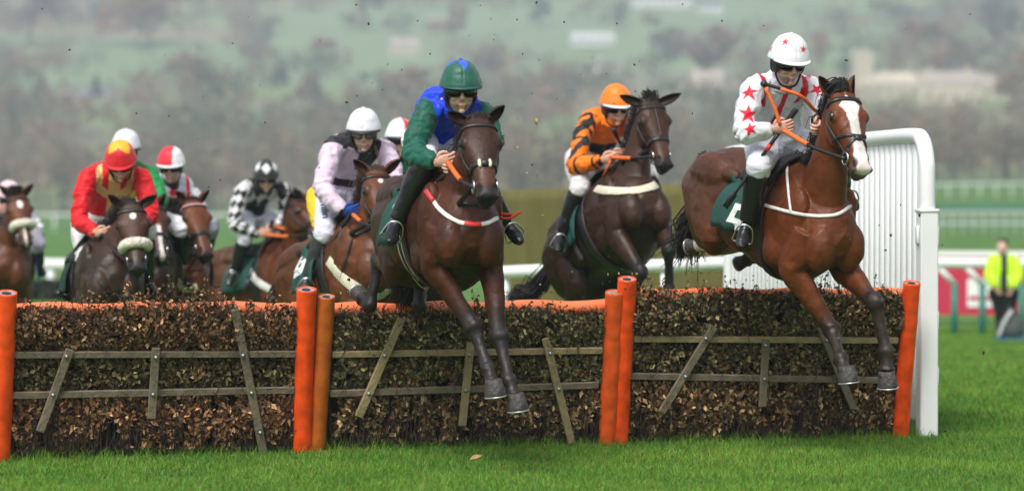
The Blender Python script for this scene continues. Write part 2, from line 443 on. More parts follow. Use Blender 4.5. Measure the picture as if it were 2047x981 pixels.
for row, (D0, hm, n_) in enumerate(((455, 9.5, 150), (480, 10, 130), (515, 10.5, 120), (560, 11, 100), (610, 10, 100))):
    for k in range(n_ if row else 110):
        x = rng.uniform(-0.27, 0.27) * D0; y = D0 + rng.uniform(-12, 12)
        wood_tree(x, y, hm * rng.uniform(0.7, 1.2), rng.uniform(4.5, 8), wood_cols[rng.integers(0, 5)], 90)
slope_cols = [(0.25, 0.19, 0.14), (0.30, 0.19, 0.125), (0.17, 0.17, 0.11), (0.34, 0.19, 0.11), (0.12, 0.15, 0.10), (0.22, 0.18, 0.14)]
house_px = [(1183, 92, 85), (808, 112, 60), (1415, 188, 62), (1212, 152, 42), (1320, 18, 120), (1420, 28, 50), (1760, 195, 170), (1895, 205, 110), (1985, 195, 70), (180, 200, 70), (880, 60, 50)]
hp_ = rng.uniform(0, 1, (2600, 2)); cnt = 0
for u, v_ in hp_:
    y = 640 + 1100 * v_ ** 1.1; x = (u - 0.5) * 0.56 * y
    d2 = np.sort(((fp - [x, y]) ** 2).sum(1))[:2]; edge = sqrt(d2[1]) - sqrt(d2[0])
    dn = float(fbm(np.array([[x / 130, y / 130, 2.0]]), 21)[0])
    lush = (fc[((fp - [x, y]) ** 2).sum(1).argmin()] == (0.20, 0.275, 0.13)).all()
    ppx, ppy, _ = proj((x, y, gz(x, y)))
    if any(abs(ppx - hx_) < hw_ * .62 + 30 and -30 < ppy - hy_ < 62 for hx_, hy_, hw_ in house_px): continue
    if (edge < 9) or (dn > 0.09 and not lush) or (y < 760 and rng.uniform() < .6 and not lush):
        wood_tree(x, y, rng.uniform(7, 13), rng.uniform(9, 17), slope_cols[rng.integers(0, 6)], 60); cnt += 1
wood = mesh_obj("woodland", np.concatenate(wv), np.concatenate(wf), M_leaf, None, False, np.concatenate(wc))
tag(wood, "hazy brown autumn woodland and hedgerows filling the valley and slope", "woodland", kind='stuff')
tr_ = wt.build("trunks", M_bark, wood); tr_["kind"] = 'stuff'

# ------------------------------------------------------------------ pale houses on the hill
M_stone = mat("cream_stone", (0.62, 0.55, 0.42), 0.85, var=0.15, vscale=0.6)
M_white = mat("white_render", (0.8, 0.8, 0.78), 0.8, var=0.08, vscale=0.5)
M_slate = mat("slate_roof", (0.16, 0.17, 0.19), 0.7, var=0.2, vscale=0.8)
M_thatch = mat("tile_roof", (0.42, 0.36, 0.30), 0.8, var=0.2, vscale=0.8)
M_dark = mat("dark_glass", (0.04, 0.05, 0.06), 0.2)
def house(px, py, wpx, hpx, label, wallm=None, roofm=None, kind="house", rot=0.15, roof=0.45, chim=1, tower=None):
    wallm = wallm or M_stone; roofm = roofm or M_thatch
    D = D_at(px, py); q = P(px, py, D); k = D / FPX; x, y = q.x, q.y; z = gz(x, y) - 0.6
    W, H = wpx * k, hpx * k; dpt = max(5.0, W * 0.45); Hw = H * (1 - roof) + 0.6
    ax = np.array([[cos(rot), sin(rot), 0], [-sin(rot), cos(rot), 0], [0, 0, 1.0]]); b_ = np.array([x, y, z])
    root = empty(kind, (x, y, z), label, kind if kind != "house" else "house")
    Geo().add(*box(b_ + [0, 0, Hw / 2], (W / 2, dpt / 2, Hw / 2), ax)).build("wall", wallm, root, False)
    e = 0.25; rv = np.array([[-W / 2 - e, -dpt / 2 - e, Hw + .01], [W / 2 + e, -dpt / 2 - e, Hw + .01], [W / 2 + e, dpt / 2 + e, Hw + .01], [-W / 2 - e, dpt / 2 + e, Hw + .01], [-W / 2 - e, 0, Hw + H * roof], [W / 2 + e, 0, Hw + H * roof]])
    rf = mesh_obj("roof", rv @ ax + b_, [[0, 1, 5, 4], [2, 3, 4, 5], [0, 4, 3], [1, 2, 5], [0, 3, 2, 1]], roofm, root, False)
    for c in range(chim):
        cx = (-0.35 + 0.7 * c) * W
        Geo().add(*box(b_ + np.array([cx, 0, Hw + H * roof + 0.3]) @ ax, (0.4, 0.4, 0.9), ax)).build("chimney", wallm, rf, False)
    nwin = max(2, int(W / 3.2))
    for fl in range(max(1, int(Hw / 2.7))):
        for i in range(nwin):
            wx = -W / 2 + W * (i + .5) / nwin
            Geo().add(*box(b_ + np.array([wx, -dpt / 2 - 0.03, 1.9 + fl * 2.6]) @ ax, (0.5, 0.05, 0.62), ax)).build("window", M_dark, root, False)
    if tower:
        tw, th, tx = tower[0] * k, tower[1] * k, tower[2] * k
        t_ = Geo().add(*box(b_ + np.array([tx, 0, th / 2]) @ ax, (tw / 2, tw / 2, th / 2), ax))
        for i in range(4):
            for s in (-1, 1):
                t_.add(*box(b_ + np.array([tx - tw / 2 + tw * (i + .5) / 4, s * tw * .46, th + 0.45]) @ ax, (tw / 11, tw * .05, 0.45), ax))
        t_.build("tower", wallm, root, False)
house(1183, 92, 85, 26, "long low cream building with a pale roof above the orange-capped jockey", M_white, mat("pale_roof", (0.6, 0.6, 0.58), 0.8), roof=0.6, chim=0)
house(808, 112, 60, 36, "pale stone house on the green hillside above the green cap", chim=1)
house(1415, 188, 62, 46, "small square cream house standing left of the star-capped jockey", rot=-0.2)
house(1212, 152, 42, 30, "small white cottage right above the orange cap", M_white, M_slate)
house(1320, 18, 120, 34, "big white farmhouse at the top of the hill", M_white, M_slate, chim=2)
house(1420, 28, 50, 24, "white outbuilding right of the hilltop farmhouse", M_white, M_slate, chim=0)
house(1770, 195, 120, 50, "cream stone church with a square tower on the right", M_stone, M_stone, kind="church", tower=(34, 92, -50), chim=0, rot=0.25)
house(1895, 205, 110, 62, "large cream manor house right of the church", chim=2, rot=-0.1)
house(1985, 195, 70, 44, "cream cottage at the right edge past the manor house", chim=1)
house(180, 200, 70, 20, "low house with blue-grey roof beside the dark conifer", M_stone, mat("blue_roof", (0.2, 0.24, 0.3), 0.6), roof=0.55, chim=0)
house(880, 60, 50, 24, "pale cottage half hidden by trees high above the green cap", chim=1)
# ------------------------------------------------------------------ racecourse furniture in the background
M_plastic = mat("white_plastic", (0.80, 0.82, 0.82), 0.35, spec=0.5, var=0.04, vscale=2)
M_plasticfar = mat("white_rail_plastic", (0.78, 0.79, 0.78), 0.5)
M_teal = mat("green_post", (0.02, 0.17, 0.13), 0.5)
def rail_run(p, q, n, h, r, label, name="running_rail", postmat=None, second=None, group=None, tilt=0.0, railmat=None):
    root = empty(name, (p[0], p[1], gz(p[0], p[1])), label, "rail", group)
    P0 = np.array([p[0], p[1]]); P1 = np.array([q[0], q[1]]); pts = []
    for i in range(n + 1):
        a_ = P0 + (P1 - P0) * i / n; pts.append([a_[0], a_[1], gz(*a_) + h])
    Geo().add(*tube(pts, r, 1, 8)).build("top_rail", railmat or M_plasticfar, root)
    if second: Geo().add(*tube([[x, y, z - second] for x, y, z in pts], r * .8, 1, 8)).build("lower_rail", railmat or M_plasticfar, root)
    for x, y, z in pts:
        Geo().add(*tube([[x, y, z - h - .3], [x, y, z - r]], r * 0.75, 1, 7)).build("post", postmat or M_plasticfar, root)
    return root
def W2(px, D): return ((px - CX) / FPX * D, D)
rail_run(W2(-260, 205), W2(900, 215), 26, 1.25, 0.085, "long white running rail across the far grass at the left")
rail_run(W2(1700, 250), W2(2330, 262), 20, 1.2, 0.08, "white running rail along the top of the right-hand slope")
r_ = rail_run(W2(1700, 138), W2(2330, 132), 30, 1.05, 0.055, "double white rail with a green top board on the far right", second=0.5, postmat=mat('grey_rail', (.42, .45, .5), .6), railmat=mat('grey_rail2', (.5, .53, .57), .6))
gp = []
for i in range(21):
    x, y = W2(1700 + 630 * i / 20, 138 - 6 * i / 20); gp.append((x, y, gz(x, y) + 1.3))
Geo().add(*tube(gp, 0.09, 1, 6)).build("top_board", M_teal, r_)
rail_run(W2(-200, 74), W2(420, 70), 8, 0.62, 0.14, "low thick white rail behind the leftmost horse")
# low dark clipped hedge under that rail
def hedge(p, q, h, wdt, label, col):
    n = 2200; t_ = rng.uniform(0, 1, n); a_ = np.array(p)[None] + (np.array(q) - np.array(p))[None] * t_[:, None]
    z0 = ground_z(a_[:, 0], a_[:, 1]); pts = np.column_stack([a_[:, 0], a_[:, 1] + rng.uniform(-wdt, wdt, n), z0 + rng.uniform(0, h, n)])
    v, f = quads(pts, 0.09); c = np.repeat(np.clip(np.array(col)[None] * rng.uniform(.6, 1.5, (n, 1)), 0, 1), 4, 0)
    o = mesh_obj("hedge", v, f, M_leaf, None, False, np.column_stack([c, np.ones(len(c))])); tag(o, label, "hedge")
hedge(W2(-200, 66), W2(420, 63), 0.42, 0.35, "low dark brush hedge in front of the low white rail at the left", (0.03, 0.032, 0.025))

# olive canvas screen with its rail, behind the orange jockey
M_canvas = mat("olive_canvas", (0.112, 0.100, 0.024), 0.8, var=0.12, vscale=0.6, bump=0.3, bscale=3)
def px_plane(px, py, D): return P(px, py, D)
sc = empty("canvas_screen", P(1200, 640, 34), "olive brown canvas screen stretched behind the orange-and-black jockey's horse", "screen")
nx, nz = 60, 14; v = []
for i in range(nx + 1):
    for j in range(nz + 1):
        px = 1003 + (1475 - 1003) * i / nx; D = 34 - 1.5 * i / nx
        top = P(px, 380 - 16 * i / nx, D); bot = Vector((top.x, top.y, gz(top.x, top.y) + 0.03))
        q = bot.lerp(top, j / nz); q.y += 0.04 * sin(i * 0.9) * sin(pi * j / nz) + 0.02 * sin(i * 2.3 + j)
        v.append(q)
f = [[i * (nz + 1) + j, (i + 1) * (nz + 1) + j, (i + 1) * (nz + 1) + j + 1, i * (nz + 1) + j + 1] for i in range(nx) for j in range(nz)]
sheet = mesh_obj("canvas", v, f, M_canvas, sc)
so = sheet.modifiers.new("thick", 'SOLIDIFY'); so.thickness = 0.012
for i in range(6):
    px = 1003 + (1475 - 1003) * i / 5; D = 34 - 1.5 * i / 5 + 0.09; top = P(px, 378 - 16 * i / 5, D)
    Geo().add(*tube([(top.x, top.y, gz(top.x, top.y) - .2), top], 0.035, 1, 8)).build("post", mat("stake", (0.10, 0.09, 0.05), .8), sc)
# white guard rail in front of the screen, leading to the wing
gr = empty("guard_rail", P(1200, 640, 28), "thick white guard rail running in front of the olive screen to the wing", "rail")
gpts = [P(985, 545, 28.6), P(1200, 536, 27.6), P(1470, 526, 26.2), P(1497, 530, 26.1), P(1512, 560, 26.1), P(1514, 640, 26.1)]
Geo().add(*tube(gpts, 0.062, 6, 12)).build("top_rail", M_plastic, gr)
for px, D in ((1010, 28.5), (1170, 27.7), (1330, 26.95)):
    q = P(px, 540, D); Geo().add(*tube([(q.x, q.y, gz(q.x, q.y) - .1), (q.x, q.y, q.z)], 0.045, 1, 10)).build("post", M_plastic, gr)
# left continuation low rail seen between the horses
# ------------------------------------------------------------------ near rail, hoarding at right
nr = empty("rail_fence", P(1950, 655, 48), "white rail on slanted white arms and green posts at the right", "rail")
D0 = 48
rl = [P(px, 526 + (px - 1880) * 0.004, D0) for px in (1780, 1880, 2000, 2160, 2300)]
Geo().add(*tube(rl, 0.085, 2, 10)).build("top_rail", M_plasticfar, nr)
for px in (1790, 1908, 1964, 2042, 2100, 2160, 2230):
    a_ = P(px - 36, 530, D0); b_ = P(px, 568, D0)
    Geo().add(*tube([a_, b_], 0.05, 1, 8)).build("arm", M_plasticfar, nr)
    Geo().add(*tube([b_ + Vector((0, 0, .02)), (b_.x, b_.y, gz(b_.x, b_.y) - .2)], 0.055, 1, 9)).build("post", M_teal, nr)
M_pink = mat("pink_board", (0.50, 0.018, 0.06), 0.5)
hb = empty("advertising_board", P(1950, 640, 52), "crimson pink advertising board with a white panel behind the rail", "hoarding")
hz0 = gz(P(1950, 640, 52).x, 52)
pA, pB = P(1800, 515, 52), P(2240, 515, 51)
def brd(x0, x1, z0, z1, dy, m, name, th=0.03):
    n_ = nrm([pB.y - pA.y, -(pB.x - pA.x), 0])
    a_ = np.array([x0, pA.y + (x0 - pA.x) * (pB.y - pA.y) / (pB.x - pA.x), 0]) + n_ * dy; b_ = np.array([x1, pA.y + (x1 - pA.x) * (pB.y - pA.y) / (pB.x - pA.x), 0]) + n_ * dy
    c = (a_ + b_) / 2; c[2] = (z0 + z1) / 2; d_ = nrm(b_ - a_)
    return Geo().add(*box(c, (np.linalg.norm(b_ - a_) / 2, th, (z1 - z0) / 2), (d_, n_, (0, 0, 1)))).build(name, m, hb, False)
ztop = P(1950, 512, 52).z; zbot = P(1950, 628, 52).z
brd(pA.x, pB.x, zbot, ztop, 0, M_pink, "board")
brd(pA.x, pB.x, ztop + 0.003, ztop + 0.1, 0, M_plasticfar, "top_trim", 0.04)
xa = P(1929, 570, 52).x; xb = P(1990, 570, 52).x
brd(xa, xb, P(1950, 612, 52).z, P(1950, 556, 52).z, 0.04, M_plasticfar, "panel", 0.008)
brd(xa + .03, xb - .03, P(1950, 597, 52).z, P(1950, 590, 52).z, 0.055, M_pink, "lettering", 0.006)
for x in (pA.x + .2, pA.x + 1.4, pA.x + 2.6, pA.x + 3.6):
    Geo().add(*box((x, pA.y + 0.05, (hz0 + zbot) / 2 - .1), (0.04, 0.04, (zbot - hz0) / 2 + .12))).build("leg", M_plasticfar, hb, False)
# ------------------------------------------------------------------ the hurdle: three brush panels
HU = Vector((5.80, 1.86, 0)).normalized()                 # along the hurdle, to the right
HN = Vector((HU.y, -HU.x, 0))                             # towards the camera
LEAN = 0.25
HUP = (Vector((0, 0, 1)) + HN * LEAN).normalized()        # panels lean in the jumping direction
HO = Vector(P(10, 920, 18.64)); HO.z = 0
HNN = HU.cross(HUP); HNN = -HNN if HNN.dot(HN) < 0 else HNN
def onpl(px, py, off=0.0):
    """point of the leaning hurdle plane seen at a photo pixel"""
    r = ray(px, py); o = HO + HNN * off; t = (o - CAM).dot(HNN) / r.dot(HNN); return CAM + r * t
M_orange = mat("orange_vinyl", (0.82, 0.075, 0.007), 0.42, var=0.26, vscale=11, bump=0.35, bscale=9)
M_orange2 = mat("worn_ochre_vinyl", (0.46, 0.105, 0.008), 0.5, var=0.26, vscale=11, bump=0.4, bscale=9)
M_orange3 = mat("dull_orange_vinyl", (0.70, 0.09, 0.01), 0.45, var=0.26, vscale=11, bump=0.4, bscale=9)
M_orangebar = mat("sun_faded_orange_vinyl", (0.88, 0.20, 0.07), 0.5, var=0.12, vscale=5, bump=0.3, bscale=12)
M_foam = mat("grey_foam", (0.30, 0.31, 0.33), 0.9, bump=0.4, bscale=60)
M_hole = mat("hollow_shade", (0.02, 0.02, 0.022), 0.8)
M_wood = mat("weathered_wood", (0.17, 0.135, 0.09), 0.8, var=0.28, vscale=9, bump=0.5, bscale=30)
M_woodl = mat("pale_wood", (0.29, 0.22, 0.115), 0.75, var=0.25, vscale=9, bump=0.5, bscale=30)
M_bolt = mat("zinc_bolt", (0.32, 0.38, 0.36), 0.4, metal=0.8)
M_brush = mat_attr("birch_brush", rough=0.7, spec=0.25, trans=0.08)
M_twig = mat("dark_twigs", (0.045, 0.028, 0.022), 0.85, var=0.3, vscale=10)
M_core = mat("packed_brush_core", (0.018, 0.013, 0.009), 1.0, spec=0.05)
def orange_post(parent, top, bot, r, m, inner, off=0.06, r2=None):
    a_ = onpl(*top, off); b_ = onpl(*bot, off); ax = (a_ - b_).normalized(); b_ = b_ - ax * 0.05
    n = 9; pts = [b_.lerp(a_, i / (n - 1)) for i in range(n)]
    v, f = tube(pts, [r * (1 + 0.012 * sin(i * 2.3 + top[0])) for i in range(n)], 9, 20)
    # vinyl sleeve with an open end: outer wall, lip and inner wall
    k = 20; nr_ = (len(v) - 2) // k; v = v[:-2]; f = [q for q in f if max(q) < nr_ * k]
    cr_ = 1 - 2 * np.abs(fbm(v * np.array([12, 12, 5]) + top[0], 3, 3)); v = v + (0.007 * cr_ + .005 * fbm(v * 5, 8))[:, None] * (np.array([0.6, -0.75, 0]))
    last = v[(nr_ - 1) * k:]; c = last.mean(0); axn = np.array(ax)
    in1 = c + (last - c) * 0.94; in2 = in1 - axn * 0.02
    v = np.vstack([v, in1, in2]); b0 = (nr_ - 1) * k
    for j in range(k):
        j2 = (j + 1) % k
        f.append([b0 + j, b0 + j2, nr_ * k + j2, nr_ * k + j]); f.append([nr_ * k + j, nr_ * k + j2, (nr_ + 1) * k + j2, (nr_ + 1) * k + j])
    post = mesh_obj("post", v, f, m, parent)
    cf = a_ - ax * 0.008
    Geo().add(*tube([cf - ax * .06, cf], r * 0.895, 1, 18)).build("foam_core", M_foam, post, False)
    if inner: 
        Geo().add(*tube([cf - ax * .02, cf + ax * .004], r * 0.45, 1, 14)).build("hollow_or_stake", inner, post, False)  # dark disc stands in for the shaded hollow; the wooden one is a stake
    return post
def brush(parent, x0, x1, strips, over, pal_fn, seed, bottom):
    """birch brush packed between the rails: thousands of small leaves. strips: (ytop, ybot, bulge, density)"""
    r_ = np.random.default_rng(seed); V, F, Cc, n0 = [], [], [], 0
    for si, (yt, yb, bulge, n, lsz) in enumerate(strips):
        n = int(n * 1.4); u = r_.uniform(0, 1, n); v_ = r_.uniform(0, 1, n) ** (0.9 if si == 0 else 1)
        xl0, xr0 = x0; 
        pts = np.empty((n, 3)); A = onpl(x0[0], yt[0]); B = onpl(x1[0], yt[1]); Cb = onpl(x0[1], yb[0]); Db = onpl(x1[1], yb[1])
        A, B, Cb, Db = [np.array(q) for q in (A, B, Cb, Db)]
        pts = (A * (1 - u)[:, None] + B * u[:, None]) * (1 - v_)[:, None] + (Cb * (1 - u)[:, None] + Db * u[:, None]) * v_[:, None]
        gap = fbm(np.column_stack([u * 26 + si * 9, v_ * (2.2 if si == 2 else 3.5), np.full(n, seed)]), seed + 60)
        keep = gap > (-.22 if si == 2 else -.34) - .25 * r_.uniform(0, 1, n) + (np.clip(v_ - .45, 0, 1) * .75 if si == 2 else 0); pts = pts[keep]; u = u[keep]; v_ = v_[keep]; n = len(u)
        nz_ = fbm(pts * 3.1, seed + si); nz2 = fbm(pts * 9, seed + 40 + si)
        prof = np.sin(pi * np.clip(v_ * 0.85 + 0.12, 0, 1)) ** 0.5
        layer = r_.uniform(0, 1, n) ** 0.6
        dep = (bulge * prof * (0.75 + 0.45 * nz_) + 0.02 * nz2) * layer
        pts += np.array(HNN)[None] * dep[:, None]
        if si == 0 and over is not None:
            pts += np.array(HUP)[None] * ((1 - v_) ** 2 * np.interp(u, over[0], over[1]) * .62 / 310.0 * r_.uniform(.5, 1.1, n))[:, None]
        if si == 0:
            pts += np.array(HUP)[None] * ((1 - v_) ** 3 * (0.07 * nz_ + 0.04 * nz2 + 0.015))[:, None]
        out_ = np.array(HNN)[None] + r_.normal(0, 0.75, (n, 3)); out_ /= np.linalg.norm(out_, axis=1)[:, None]
        d_ = -np.array(HUP)[None] * 0.6 + r_.normal(0, 0.8, (n, 3)); d_ -= out_ * (d_ * out_).sum(1)[:, None]; d_ /= np.linalg.norm(d_, axis=1)[:, None]
        s_ = np.cross(out_, d_); L = lsz * 1.08 * r_.uniform(0.45, 1.55, n)[:, None]; Wd = L * r_.uniform(0.45, 0.8, n)[:, None]
        cup = out_ * L * r_.uniform(-0.25, 0.35, n)[:, None]
        q = np.stack([pts - d_ * L * .5, pts + s_ * Wd * .5 + cup * .5 - d_ * L * .08, pts + d_ * L * .6 + cup * .3, pts - s_ * Wd * .5 + cup * .5 - d_ * L * .08], 1)
        V.append(q.reshape(-1, 3)); F.append(np.arange(4 * n).reshape(-1, 4) + n0); n0 += 4 * n
        col = pal_fn(si, u, v_, pts, r_, layer); Cc.append(np.repeat(col, 4, 0))
    sprigs = []
    for k in range(75):
        u = r_.uniform(); e_ = np.interp(u, over[0], over[1]); b_ = np.array(onpl(x0[0] + (x1[0] - x0[0]) * u, strips[0][0][0] + (strips[0][0][1] - strips[0][0][0]) * u - e_ * .6 + 6, r_.uniform(-.03, .10)))
        d_ = nrm(np.array(HUP) + r_.normal(0, .45, 3)); ln = r_.uniform(.04, .12) * (1.25 if e_ > 12 else .8); sprigs.append((b_, b_ + d_ * ln)); m_ = 7
        t_ = r_.uniform(.25, 1.05, m_)[:, None]; pts = b_ + d_ * ln * t_ + r_.normal(0, .008, (m_, 3)); a1 = r_.normal(size=(m_, 3)); a1 /= np.linalg.norm(a1, axis=1)[:, None]; a2 = np.cross(a1, r_.normal(size=(m_, 3))); a2 /= np.linalg.norm(a2, axis=1)[:, None]
        L = .024 * r_.uniform(.6, 1.3, m_)[:, None]; q = np.stack([pts - a1 * L * .5, pts + a2 * L * .32, pts + a1 * L * .6, pts - a2 * L * .32], 1); V.append(q.reshape(-1, 3)); F.append(np.arange(4 * m_).reshape(-1, 4) + n0); n0 += 4 * m_
        Cc.append(np.repeat(pal_fn(0, np.full(m_, u), np.zeros(m_), pts, r_, np.ones(m_)), 4, 0))
    V = np.concatenate(V); Cc = np.concatenate(Cc)
    o = mesh_obj("brush", V, np.concatenate(F), M_brush, parent, False, np.column_stack([np.clip(Cc, 0.002, 1), np.ones(len(Cc))]))
    # twigs: sprigs at the top and bare stems at the foot
    g = Geo(); rr = random.Random(seed)
    for k in range(620):
        u = rr.random(); bx = x0[1] + (x1[1] - x0[1]) * u; by = strips[-1][1][0] + (strips[-1][1][1] - strips[-1][1][0]) * u
        a_ = onpl(bx, by - 2, rr.uniform(-.02, .07)); h = rr.uniform(0.1, 0.42); s_ = HU * rr.uniform(-.05, .05)
        g.add(*tube([a_, a_ + HUP * h * .5 + s_ * .4 + HNN * rr.uniform(-.01, .02), a_ + HUP * h + s_], [0.0035, .003, .0015], 1, 4))
    for k in range(320):
        u = rr.random(); tx = x0[0] + (x1[0] - x0[0]) * u; ty = strips[0][0][0] + (strips[0][0][1] - strips[0][0][0]) * u
        a_ = onpl(tx, ty + rr.uniform(0, 40), rr.uniform(-.02, .12)); h = rr.uniform(0.02, 0.08); s_ = HU * rr.uniform(-.05, .05) + HNN * rr.uniform(-.02, .06)
        g.add(*tube([a_, a_ + HUP * h * .6 + s_ * .5, a_ + HUP * h + s_], [0.0028, .0022, .001], 1, 4))
    for k in range(260):
        u = rr.random(); v_ = rr.random(); a_ = onpl(x0[1] + (x1[1] - x0[1]) * u, strips[0][0][0] + (strips[-1][1][0] - strips[0][0][0]) * v_, rr.uniform(.02, .1))
        s_ = HU * rr.uniform(-.08, .08) + HUP * rr.uniform(-.15, .05) + HNN * rr.uniform(0, .03); g.add(*tube([a_, a_ + s_ * .5 + HNN * .01, a_ + s_], [0.0028, .0022, .001], 1, 4))
    for b_, t_ in sprigs: g.add(*tube([b_, (b_ + t_) / 2, t_], [.0028, .0022, .001], 1, 4))
    g.build("twigs", M_twig, o, False)["kind"] = 'stuff'
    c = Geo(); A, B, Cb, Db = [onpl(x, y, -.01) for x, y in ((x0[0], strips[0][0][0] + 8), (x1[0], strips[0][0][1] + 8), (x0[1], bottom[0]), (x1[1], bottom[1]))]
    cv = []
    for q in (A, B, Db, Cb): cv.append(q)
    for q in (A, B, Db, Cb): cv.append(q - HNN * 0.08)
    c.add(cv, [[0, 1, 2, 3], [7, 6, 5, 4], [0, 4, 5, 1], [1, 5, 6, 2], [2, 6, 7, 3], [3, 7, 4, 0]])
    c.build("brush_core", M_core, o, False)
    return o
def palette(upper, mid, low, pale):
    def fn(si, u, v_, pts, r_, layer):
        n = len(u); base = np.array([upper, mid, low][si])[None] * np.ones((n, 1))
        z = fbm(pts * 2.2, 77)[:, None]
        alt = np.array([low, upper, mid][si])[None]
        base = base * (1 - np.clip(z, 0, .8)) + alt * np.clip(z, 0, .8)
        b_ = r_.lognormal(0.2, 0.92, (n, 1)).clip(.08, 6); base = base * b_  # wide leaf tone spread paints in dark gaps and bright highlights
        k = r_.uniform(size=n) < pale; base[k] = np.array([0.46, 0.35, 0.19]) * r_.uniform(.5, 1.2, (k.sum(), 1))
        k = r_.uniform(size=n) < pale * 1.4; base[k] = np.array([0.27, 0.10, 0.04]) * r_.uniform(.5, 1.3, (k.sum(), 1))
        return base
    return fn
def make_hurdle(label, loc_px, bar, posts, rails, slats, brush_args, pal, seed, woods):
    root = empty("hurdle", HO.lerp(HO + HU, 0) if False else Vector((onpl(*loc_px).x, onpl(*loc_px).y, 0)), label, "hurdle", "birch brush hurdle panels in a row")
    brush(root, *brush_args, pal, seed, (brush_args[2][-1][1][0], brush_args[2][-1][1][1]))
    a_, b_ = onpl(*bar[0], -0.06), onpl(*bar[1], -0.06)
    pts = [a_.lerp(b_, i / 12) + HUP * 0.008 * sin(i * 1.7 + seed) for i in range(13)]
    Geo().add(*tube(pts, bar[2], 3, 14)).build("top_rail", M_orangebar, root)
    for q in posts: orange_post(root, *q)
    for (p, q, hw, wi) in rails:
        A, B = onpl(*p, 0.07), onpl(*q, 0.07)
        Geo().add(*beam(A, B, HUP, hw, 0.012, 0.004)).build("rail", woods[wi], root, False)
    for (p, q, hw, bolts, wi) in slats:
        A, B = onpl(*p, 0.097), onpl(*q, 0.097); s_ = Geo().add(*beam(A, B, HU, hw, 0.011, 0.004)).build("slat", woods[wi], root, False)
        for bp in bolts:
            c = onpl(*bp, 0.108); Geo().add(*tube([c - HNN * .005, c + HNN * .009], 0.012, 1, 10)).add(*sphere(c + HNN * .009, 0.008, seg=8, rg=5)).build("bolt", M_bolt, s_)
    return root
SS = 1.0
make_hurdle("left hurdle panel of reddish brown birch brush, with three dark grey slats, beside the grass", (300, 905),
    ((20, 620), (600, 617), 0.045),
    [((13, 584), (-2, 925), 0.066, M_orange, M_hole), ((612, 577), (603, 910), 0.062, M_orange, M_hole)],
    [((20, 709), (592, 707), 0.021, 0), ((14, 790), (588, 779), 0.022, 0)],
    [((140, 698), (80, 862), 0.026, [(133, 712), (106, 789)], 0), ((312, 695), (303, 836), 0.026, [(312, 714), (306, 788)], 0), ((470, 618), (528, 912), 0.026, [(486, 710), (503, 785), (520, 864)], 0)],
    ((28, 20), (596, 588), [((623, 621), (704, 702), 0.13, 6600, 0.026), ((712, 710), (786, 776), 0.075, 3900, 0.027), ((795, 784), (915, 900), 0.095, 5200, 0.034)], ([0, .1, .22, .35, .5, .62, .74, .80, .86, .92, 1], [0, 6, 20, 34, 56, 52, 40, 3, 10, 30, 12])),
    palette((0.105, 0.060, 0.030), (0.078, 0.064, 0.027), (0.17, 0.088, 0.044), 0.03), 5, (M_wood, M_wood))
make_hurdle("middle hurdle panel of olive brown brush with pale wooden slats, under the leading dark bay", (920, 890),
    ((655, 620), (1222, 612), 0.045),
    [((652, 591), (631, 908), 0.056, M_orange2, M_hole), ((1228, 583), (1213, 888), 0.060, M_orange3, M_woodl)],
    [((664, 708), (1204, 700), 0.021, 1), ((660, 786), (1196, 769), 0.022, 0)],
    [((803, 636), (717, 832), 0.027, [(769, 710), (737, 786)], 1), ((941, 684), (924, 850), 0.026, [(938, 709), (931, 780)], 1), ((1090, 676), (1143, 885), 0.025, [(1100, 706), (1117, 777)], 1)],
    ((672, 655), (1212, 1196), [((626, 624), (704, 696), 0.12, 5400, 0.027), ((712, 704), (782, 766), 0.08, 3800, 0.030), ((790, 776), (908, 890), 0.095, 5200, 0.033)], ([0, .2, .4, .5, .6, .75, .85, 1], [0, 0, 0, 14, 12, 10, 0, 4])),
    palette((0.090, 0.078, 0.034), (0.084, 0.074, 0.030), (0.15, 0.10, 0.048), 0.04), 6, (M_wood, M_woodl))
make_hurdle("right hurdle panel of dark brown brush between the tall orange post and the white wing", (1530, 880),
    ((1262, 588), (1805, 588), 0.040),
    [((1253, 556), (1236, 885), 0.062, M_orange, M_hole), ((1822, 564), (1798, 872), 0.058, M_orange, M_hole)],
    [((1266, 677), (1795, 680), 0.021, 1), ((1258, 751), (1790, 760), 0.022, 0)],
    [((1428, 652), (1322, 824), 0.026, [(1411, 676), (1370, 752)], 0), ((1531, 679), (1524, 812), 0.026, [(1530, 690), (1528, 757)], 0), ((1640, 655), (1706, 815), 0.025, [(1652, 680), (1684, 760)], 0)],
    ((1262, 1245), (1806, 1788), [((592, 588), (672, 674), 0.14, 6600, 0.026), ((682, 682), (748, 754), 0.08, 3700, 0.027), ((758, 764), (884, 872), 0.10, 5000, 0.032)], ([0, .05, .2, .4, .5, .7, .85, .95, 1], [26, 24, 18, 12, 10, 14, 16, 8, 4])),
    palette((0.086, 0.066, 0.032), (0.084, 0.066, 0.031), (0.14, 0.084, 0.040), 0.035), 8, (M_wood, M_woodl))

# ------------------------------------------------------------------ white plastic wing
wg = empty("hurdle_wing", (2.8, 20.45, 0), "tall white plastic wing of vertical slats at the right end of the hurdle", "wing")
WN, WF = np.array([2.83, 20.5]), np.array([1.90, 26.0]); wdir = nrm(np.append(WF - WN, 0)); wnorm = np.array([wdir[1], -wdir[0], 0])
def wp(s, z): return np.array([WN[0] + wdir[0] * s, WN[1] + wdir[1] * s, z])
WL = float(np.linalg.norm(WF - WN)); topz = 2.06
